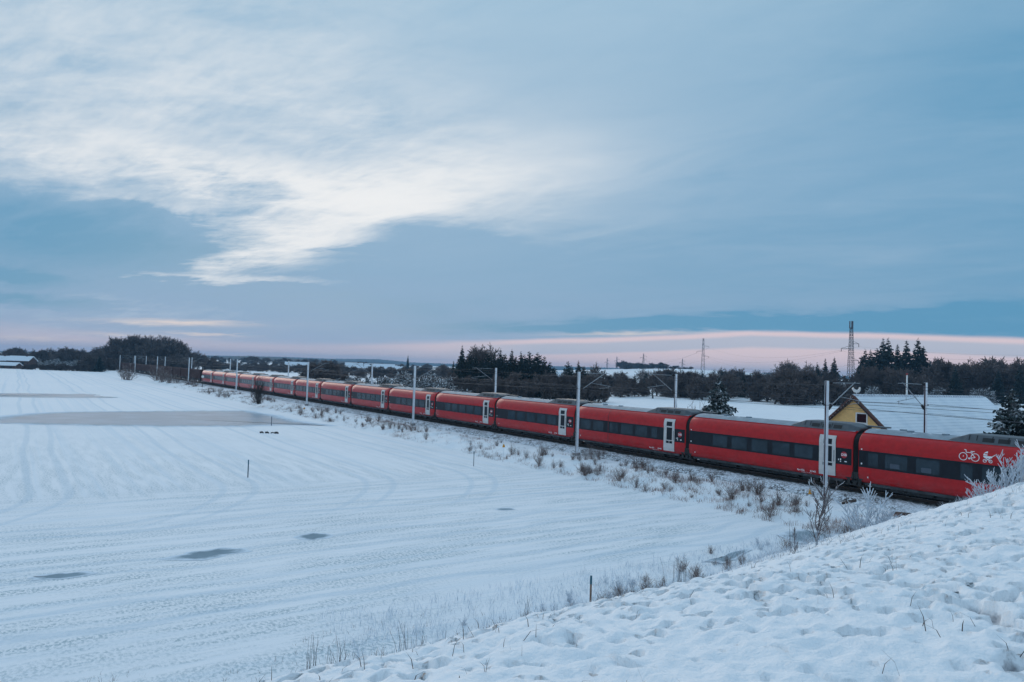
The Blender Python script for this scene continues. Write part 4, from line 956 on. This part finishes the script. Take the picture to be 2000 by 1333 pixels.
# ------------------------------------------------------------------ far houses
M_brick = mat('dark_brick', (.085, .05, .045), rough=.9, var=.3)
M_wallw = mat('pale_wall', (.34, .35, .36), rough=.9, var=.2)
M_snowroof = mat('snow_roof', (.75, .80, .86), rough=.8, var=.1)
def farm(px, yb, Y, L, Wd, eave, ridge_, rot, wall, label, chimney=True, nwin=3):
    p = far_pt(px, yb, Y); z0 = zg(p[0], p[1])-.3; root = empty('farmhouse', (p[0], p[1], z0), rot, label, 'house')
    mb = MB(); g_ = [(-Wd/2, 0), (Wd/2, 0), (Wd/2, eave), (0, ridge_-.1), (-Wd/2, eave)]
    mb.quadstrip([[(x, y, z) for y, z in g_] for x in (-L/2, L/2)], True, True, False); mb.build('wall', wall, root)
    mb = MB(); e = Wd/2+.5; k = (ridge_-eave)/(Wd/2)
    for sg in (-1, 1): mb.quadstrip([[(x, 0, ridge_+.02), (x, sg*e, ridge_-e*k+.02), (x, sg*e, ridge_-e*k+.3), (x, 0, ridge_+.32)] for x in (-L/2-.4, L/2+.4)], True, True, False)
    rf = mb.build('roof', M_snowroof, root)
    if chimney: mb = MB(); mb.box(L*.2, L*.2+.8, -.4, .4, ridge_-.5, ridge_+1.1); mb.build('chimney', M_brick, rf)
    for sg in (-1, 1):
        for i in range(nwin):
            x = -L/2+L*(i+.5)/nwin; y = sg*(Wd/2+.02); mb = MB(); mb.box(x-.6, x+.6, min(y, y-sg*.05), max(y, y-sg*.05), eave*.35, eave*.8); mb.build('window', MATS['dark_pane'], root)
farm(4, 720, 352, 15, 6, 1.9, 3.1, .1, M_brick, 'long low dark shed with snow covered roof at the left edge', False, 4)
farm(-2, 712, 372, 11, 8, 4., 6.0, .2, M_brick, 'brick house with snowy roof behind the long shed at the left edge')
farm(42, 712, 372, 11, 7, 4.2, 6.2, .05, M_brick, 'small brick house with snowy roof beside the garden trees at left', True, 2)
farm(1877, 752, 330, 9, 7, 2.2, 6.0, .9, M_wallw, 'small house with steep snowy roof half hidden in the right hand wood', False, 2)
farm(692, 702, 600, 14, 9, 3.5, 8, .3, M_wallw, 'pale farmhouse below the horizon above the snowy mound')
farm(742, 699, 640, 26, 10, 3.2, 7.5, .1, M_brick, 'long barn with snowy roof behind the mast before the mound', False, 5)
farm(778, 702, 560, 12, 8, 2.8, 6.5, -.5, M_brick, 'small snowy roofed cottage under the columnar tree', True, 2)
farm(580, 702, 600, 18, 9, 3, 7, .2, M_wallw, 'pale farm building among hedges above the far white field', False, 4)
farm(1080, 721, 330, 12, 8, 3, 7, .4, M_wallw, 'snow roofed house glimpsed right of the conifer clump', False, 2)

# ------------------------------------------------------------------ verge: bushes, stakes, markers, signals
def bush_px(key, px, pb, hpx, label, cat='bush', z=-1., group=None, sxy=1.):
    p = ground_pt(px, pb, z)
    for _ in range(6): z = zw(p); p = ground_pt(px, pb, z)
    h = hpx*math.hypot(p[0], p[1])/FPX/math.cos(math.atan2(p[0], p[1]))**0
    base = {'bare': 10, 'dens': 10, 'fros': 4, 'bush': 3, 'sapl': 4, 'rime': 2}[key[:4]]
    return plant(key, p, h/base, label, cat, group, z=z, sxy=sxy)
bush_px('bush3', 505, 788, 48, 'tall dark bare bush standing alone on the bank before the far coaches', sxy=.8)
for px, pb, h in ((245, 742, 30), (252, 743, 22), (308, 746, 34), (316, 748, 28), (330, 750, 24), (345, 752, 20), (370, 757, 22), (380, 760, 18), (408, 770, 9), (428, 775, 14), (440, 776, 12)): bush_px('bush%d' % RN.randrange(3), px, pb, h, 'brown bare bush on the bank in front of the brown wagons', group='bushes on the bank before the wagons', sxy=1.5)
for px, pb, h in ((1058, 895, 34), (1066, 896, 28)): bush_px('bush0', px, pb, h, 'bare many stemmed shrub on the bank left of the mast', group='shrubs left of the mast', sxy=1.1)
for px, pb, h in ((1155, 897, 30), (1170, 898, 26), (1180, 895, 20)): bush_px('bush1', px, pb, h, 'bare many stemmed shrub on the bank right of the mast', group='shrubs right of the mast', sxy=1.1)
for px, pb, h in ((1222, 912, 22), (1240, 915, 24), (1255, 917, 24), (1300, 930, 18), (820, 855, 22), (832, 858, 20), (790, 840, 14), (1320, 935, 20)): bush_px('bush2', px, pb, h, 'thin leafless weed clump on the snowy bank', 'weed', group='weed clumps on the snowy bank', sxy=.9)
M_rime = mat('rime_white', (.62, .68, .75), rough=.85, var=.25, vscale=6)
M_stem = mat('dark_stem', (.05, .035, .035), rough=.8, col2=(.5, .55, .62), vscale=3)
M_rbranch = mat('rimed_branch', (.13, .11, .115), rough=.85, snow=1.0, snscale=3)
reg('sapling', 'frosted_sapling', *sapling_mesh(133, 4, 22, .05, 1.8), M_stem, M_rbranch)
reg('sapling2', 'frosted_sapling', *sapling_mesh(138, 4, 13, .045, 1.7), M_stem, M_rbranch)
for i in range(3): reg('rime%d' % i, 'frosted_shrub', *shrub_mesh(141+i, 2, 13, .5, .026, .016, 7, .34), M_rime, M_rime)
rw = random.Random(21)
for i in range(170):
    s_ = 24+rw.random()**1.3*150; t_ = 34.6+rw.random()*4.0
    if float(fbm(np.array([s_*.16+3]), np.array([t_*.3]), 2)[0]) < .46: continue
    p = W(s_, t_); plant('bush%d' % (i % 3), p, rw.uniform(.12, .36), 'low leafless weed on the snowy bank along the train', 'weed', 'leafless weeds along the bank', z=zw((p.x, p.y)), sxy=rw.uniform(.9, 1.6))
for i in range(90):
    t_ = rw.uniform(5, 36); s_ = float(np.interp(t_, [5, 16, 27, 35], [17.7, 18.4, 20.6, 20.2]))+rw.gauss(-.6, .9)
    p = W(s_, t_); plant('bush%d' % (i % 3) if i % 3 else 'rime%d' % (i % 2), p, rw.uniform(.08, .22) if i % 3 else rw.uniform(.12, .3), 'small weed standing at the snowy foot of the near slope', 'weed', 'weeds along the foot of the near slope', z=zw((p.x, p.y)), sxy=rw.uniform(.8, 1.4))
# rime covered shrubs in the foreground
bush_px('sapling', 1592, 1088, 150, 'tall rime covered sapling standing by the frozen ditch', 'sapling', sxy=1.25)
bush_px('sapling2', 1553, 1112, 78, 'slender leaning sapling left of the tall rimed one', 'sapling', sxy=.8)
bush_px('rime0', 1688, 1052, 92, 'rime white shrub right of the frozen ditch below the train wheels', 'shrub', sxy=1.2)
bush_px('rime1', 1725, 1045, 60, 'smaller rime white shrub at the ballast foot', 'shrub', sxy=1.2)
bush_px('sapling2', 1624, 1110, 40, 'short frosted twig stem on the slope below the tall sapling', 'sapling', sxy=.8)
SKY_SH = [(1930, 985, 62), (1962, 968, 72), (1992, 955, 78), (2025, 945, 80), (1880, 1000, 24), (1908, 992, 36)]
for i, (px, pb, h) in enumerate(SKY_SH):
    k = .13; p = far_pt(px, pb, 26.0); z = zw(p); plant('rime%d' % (i % 3), p, h*27/FPX/2+.05, 'rime white twiggy shrub on the embankment crest before the bicycle coach', 'shrub', 'rimed shrubs on the embankment crest', z=min(z, p[2]), sxy=1.1)
bush_px('sapling', 1375, 1165, 48, 'small bare thorny plant near the ditch on the slope', 'plant', sxy=.7)
bush_px('sapling2', 1180, 1233, 44, 'little branched plant below the wooden stake', 'plant', sxy=.7)
# tall dry stems at the bottom
def stems(px, pb, hpx, n, label, spread=.12, seed=0):
    rn = random.Random(seed); p = ground_pt(px, pb, -1.3)
    for _ in range(6): z = zw(p); p = ground_pt(px, pb, z)
    h = hpx*math.hypot(p[0], p[1])/FPX; mb = MB()
    for k in range(n):
        x, y = rn.gauss(0, spread), rn.gauss(0, spread); hh = h*rn.uniform(.55, 1.08); lx, ly = rn.gauss(0, .12)*hh, rn.gauss(0, .12)*hh
        pts = [(x+lx*f*f, y+ly*f*f, hh*f-.05) for f in (0, .35, .7, 1)]; mb.tube(pts, .006, .0025, n=4, cap=False)
    tag(mb.build('dry_stems', mat('stem_blue_brown', (.05, .045, .06), rough=.8), loc=(p[0], p[1], z)), label, 'plant', 'dry stems at the foot of the slope')
stems(604, 1345, 100, 12, 'cluster of tall dry stems at the bottom edge, left one', .07, 1)
stems(655, 1345, 105, 14, 'cluster of tall dry stems at the bottom edge, with one long bent stem', .09, 2)
stems(785, 1312, 95, 10, 'cluster of tall thin stems where the slope meets the field', .12, 3)
stems(820, 1308, 75, 8, 'pair of upright stems right of the tall thin cluster', .06, 4)
stems(1028, 1216, 52, 7, 'small stem cluster left of the wooden stake', .1, 5)
stems(690, 1345, 60, 6, 'short sparse stems at the bottom edge beside the bent stem', .2, 6)
stems(1330, 1150, 55, 16, 'grassy dry stems beside the snowy ditch edge', .3, 7)
stems(1560, 1090, 70, 7, 'thin dark shoots left of the rimed sapling', .2, 8)
def stake(px, pb, pt_, label, top=None, rad=.02, col=None, fieldz=True):
    p = ground_pt(px, pb, FIELD)
    for _ in range(6): z = zw(p); p = ground_pt(px, pb, z)
    h = (pb-pt_)*math.hypot(p[0], p[1])/FPX; root = empty('marker_stake', (p[0], p[1], z), 0, label, 'stake')
    mb = MB(); mb.box(-rad, rad, -rad, rad, -.2, h); mb.build('post', col or mat('stake_wood', (.20, .13, .10), rough=.8, var=.3), root)
    if top: mb = MB(); mb.box(-rad-.004, rad+.004, -rad-.004, rad+.004, h*.72, h+.004); mb.build('painted_top', mat('stake_teal', (.02, .12, .17), rough=.6), root)
stake(1153, 1183, 1127, 'wooden stake with teal painted top at the foot of the slope', True, .03)
stake(484, 933, 901, 'thin dark stake alone in the middle of the snowy field', True, .028, mat('stake_blue', (.05, .08, .12)))
stake(925, 911, 882, 'thin dark stake in the field near the bank below the conifers', True, .025, MATS['stake_blue'])
stake(530, 832, 815, 'thin dark stake standing in the frozen pond', None, .03, MATS['stake_blue'])
def marker(px, pb, pt_, label, w=.12):
    p = ground_pt(px, pb, -.8)
    for _ in range(6): z = zw(p); p = ground_pt(px, pb, z)
    h = (pb-pt_)*math.hypot(p[0], p[1])/FPX; root = empty('cable_marker', (p[0], p[1], z), .3, label, 'marker'); mb = MB(); mb.tube([(0, 0, -.2), (0, 0, h-.05)], .014, n=6); mb.build('post', M_galv, root)
    mb = MB(); mb.quadstrip([[(-w, y, h-.22), (w, y, h-.22), (w*.6, y, h), (-w*.3, y, h+.06)] for y in (-.05, -.02)], True, True, False); mb.build('plate', mat('marker_yellow', (.60, .25, .015), rough=.5), root)
marker(983, 888, 869, 'yellow topped cable marker on the bank beneath the coach join'); marker(1581, 985, 960, 'yellow cable marker plate left of the mast by the rimed sapling')
marker(594, 804, 797, 'yellow marker by the slender mast foot on the bank', .16)
# signals near the wagon join
for (px, pb, yt, lb) in ((380, 746, 725, 'white headed signal post beside the last wagon'), (395, 756, 737, 'short post with a round white plate beside the last red coach')):
    p = ground_pt(px, pb, -.3); h = (pb-yt)*math.hypot(p[0], p[1])/FPX; root = empty('signal_post', (p[0], p[1], -.4), math.atan2(-p[0], p[1])+PI, lb, 'signal')
    mb = MB(); mb.tube([(0, 0, 0), (0, 0, h)], .07, n=6); mb.build('post', M_iron, root)
    if yt < 730:
        mb = MB()
        for k in range(2): mb.box(-.22+k*.2, .22+k*.2, .05, .12, h-.35-k*.75, h+.1-k*.75)
    else: mb = MB(); mb.tube([(0, .05, h), (0, .1, h)], .32, n=14)
    mb.build('plate', M_frame, root)
# dark clods in the field
p = ground_pt(527, 847, FIELD); mb = MB(); rn = random.Random(3)
for k in range(4):
    cx = (k-1.5)*.55+rn.uniform(-.1, .1); rr = rn.uniform(.12, .28); mb.tube([(cx-.2, 0, .05), (cx, .05, .13), (cx+.2, 0, .04)], rr*.6, rr*.3, n=6)
tag(mb.build('earth_clod', mat('dark_earth', (.04, .035, .035), rough=.95), loc=(p[0], p[1], FIELD)), 'small dark clods of earth lying in the snow below the pond', 'clod')

# ------------------------------------------------------------------ ground cover: grass blades (uncountable)
def grass(name, spots, m, hmin, hmax, wmin, wmax, per, spread, lean=.3, seed=1):
    rn = random.Random(seed); mb = MB()
    for (x, y, k) in spots:
        z = zw((x, y))
        for _ in range(max(1, int(per*k*rn.uniform(.5, 1.5)))):
            bx, by = x+rn.gauss(0, spread), y+rn.gauss(0, spread); h = rn.uniform(hmin, hmax)*(.6+.4*k); w = rn.uniform(wmin, wmax); a = rn.uniform(0, PI); lx, ly = rn.gauss(0, lean)*h, rn.gauss(0, lean)*h
            cx, cy = math.cos(a)*w, math.sin(a)*w
            mb.poly([(bx-cx, by-cy, z-.08), (bx+cx, by+cy, z-.08), (bx+cx*.7+lx*.4, by+cy*.7+ly*.4, z+h*.55), (bx-cx*.7+lx*.4, by-cy*.7+ly*.4, z+h*.55)])
            mb.poly([(bx-cx*.7+lx*.4, by-cy*.7+ly*.4, z+h*.55), (bx+cx*.7+lx*.4, by+cy*.7+ly*.4, z+h*.55), (bx+lx, by+ly, z+h)])
    tag(mb.build(name, m), {'dry_grass': 'russet dry grass tufts along the snowy railway bank', 'grass_tufts': 'dark tufts of grass poking through the embankment snow', 'rimed_grass': 'white rimed grass along the embankment foot and crest'}[name], 'grass', kind='stuff')
rn = random.Random(9); sp = []
for i in range(7000):
    s_ = 20+rn.random()**1.5*190; t_ = rn.uniform(34.2, 38.9); dn = .55*float(fbm(np.array([s_*.22]), np.array([t_*.55+4]), 3)[0])+.45*float(fbm(np.array([s_*1.6]), np.array([t_*1.6+4]), 2)[0])
    if dn > .505: p = W(s_, t_); sp.append((p.x, p.y, min(1.1, (dn-.46)*7)))
grass('dry_grass', sp, mat('dry_grass', (.22, .13, .11), rough=.9, var=.5, vscale=.5), .06, .36, .004, .009, 9, .13, .6, seed=2)
sp = []
for i in range(7000):
    s_ = 1.5+19*rn.random()**1.3; t_ = rn.uniform(1, 37); dn = float(fbm(np.array([s_*.5]), np.array([t_*.5+14]), 3)[0])
    if dn > .50:
        p = W(s_, t_); sp.append((p.x, p.y, rn.choice((.1, .2, .35))+(.55 if s_ > 15.5 else 0)))
grass('grass_tufts', sp, mat('grass_dead', (.10, .07, .06), rough=.9, var=.5, vscale=2), .05, .22, .002, .0045, 4, .05, .8, seed=3)
sp = []
for i in range(3600):
    s_ = rn.uniform(16, 22) if i % 3 else rn.uniform(7, 17); t_ = rn.uniform(8, 36) if i % 3 else rn.uniform(29, 36.5); p = W(s_, t_); sp.append((p.x, p.y, rn.uniform(.4, 1.1)))
grass('rimed_grass', sp, M_rime, .10, .38, .004, .010, 5, .10, .5, seed=4)

# ------------------------------------------------------------------ winter haze
hz = bpy.data.materials.new('haze'); hz.use_nodes = True; nt = hz.node_tree
for n in list(nt.nodes): nt.nodes.remove(n)
o_ = nt.nodes.new('ShaderNodeOutputMaterial'); pv = nt.nodes.new('ShaderNodeVolumePrincipled')
pv.inputs['Color'].default_value = (.24, .58, .95, 1); pv.inputs['Density'].default_value = 2.1e-4; pv.inputs['Anisotropy'].default_value = .2
nt.links.new(pv.outputs[0], o_.inputs['Volume'])
mb = MB(); mb.box(-4800, 4800, -4800, 4800, -45, 52); tag(mb.build('haze', hz), kind='stuff')
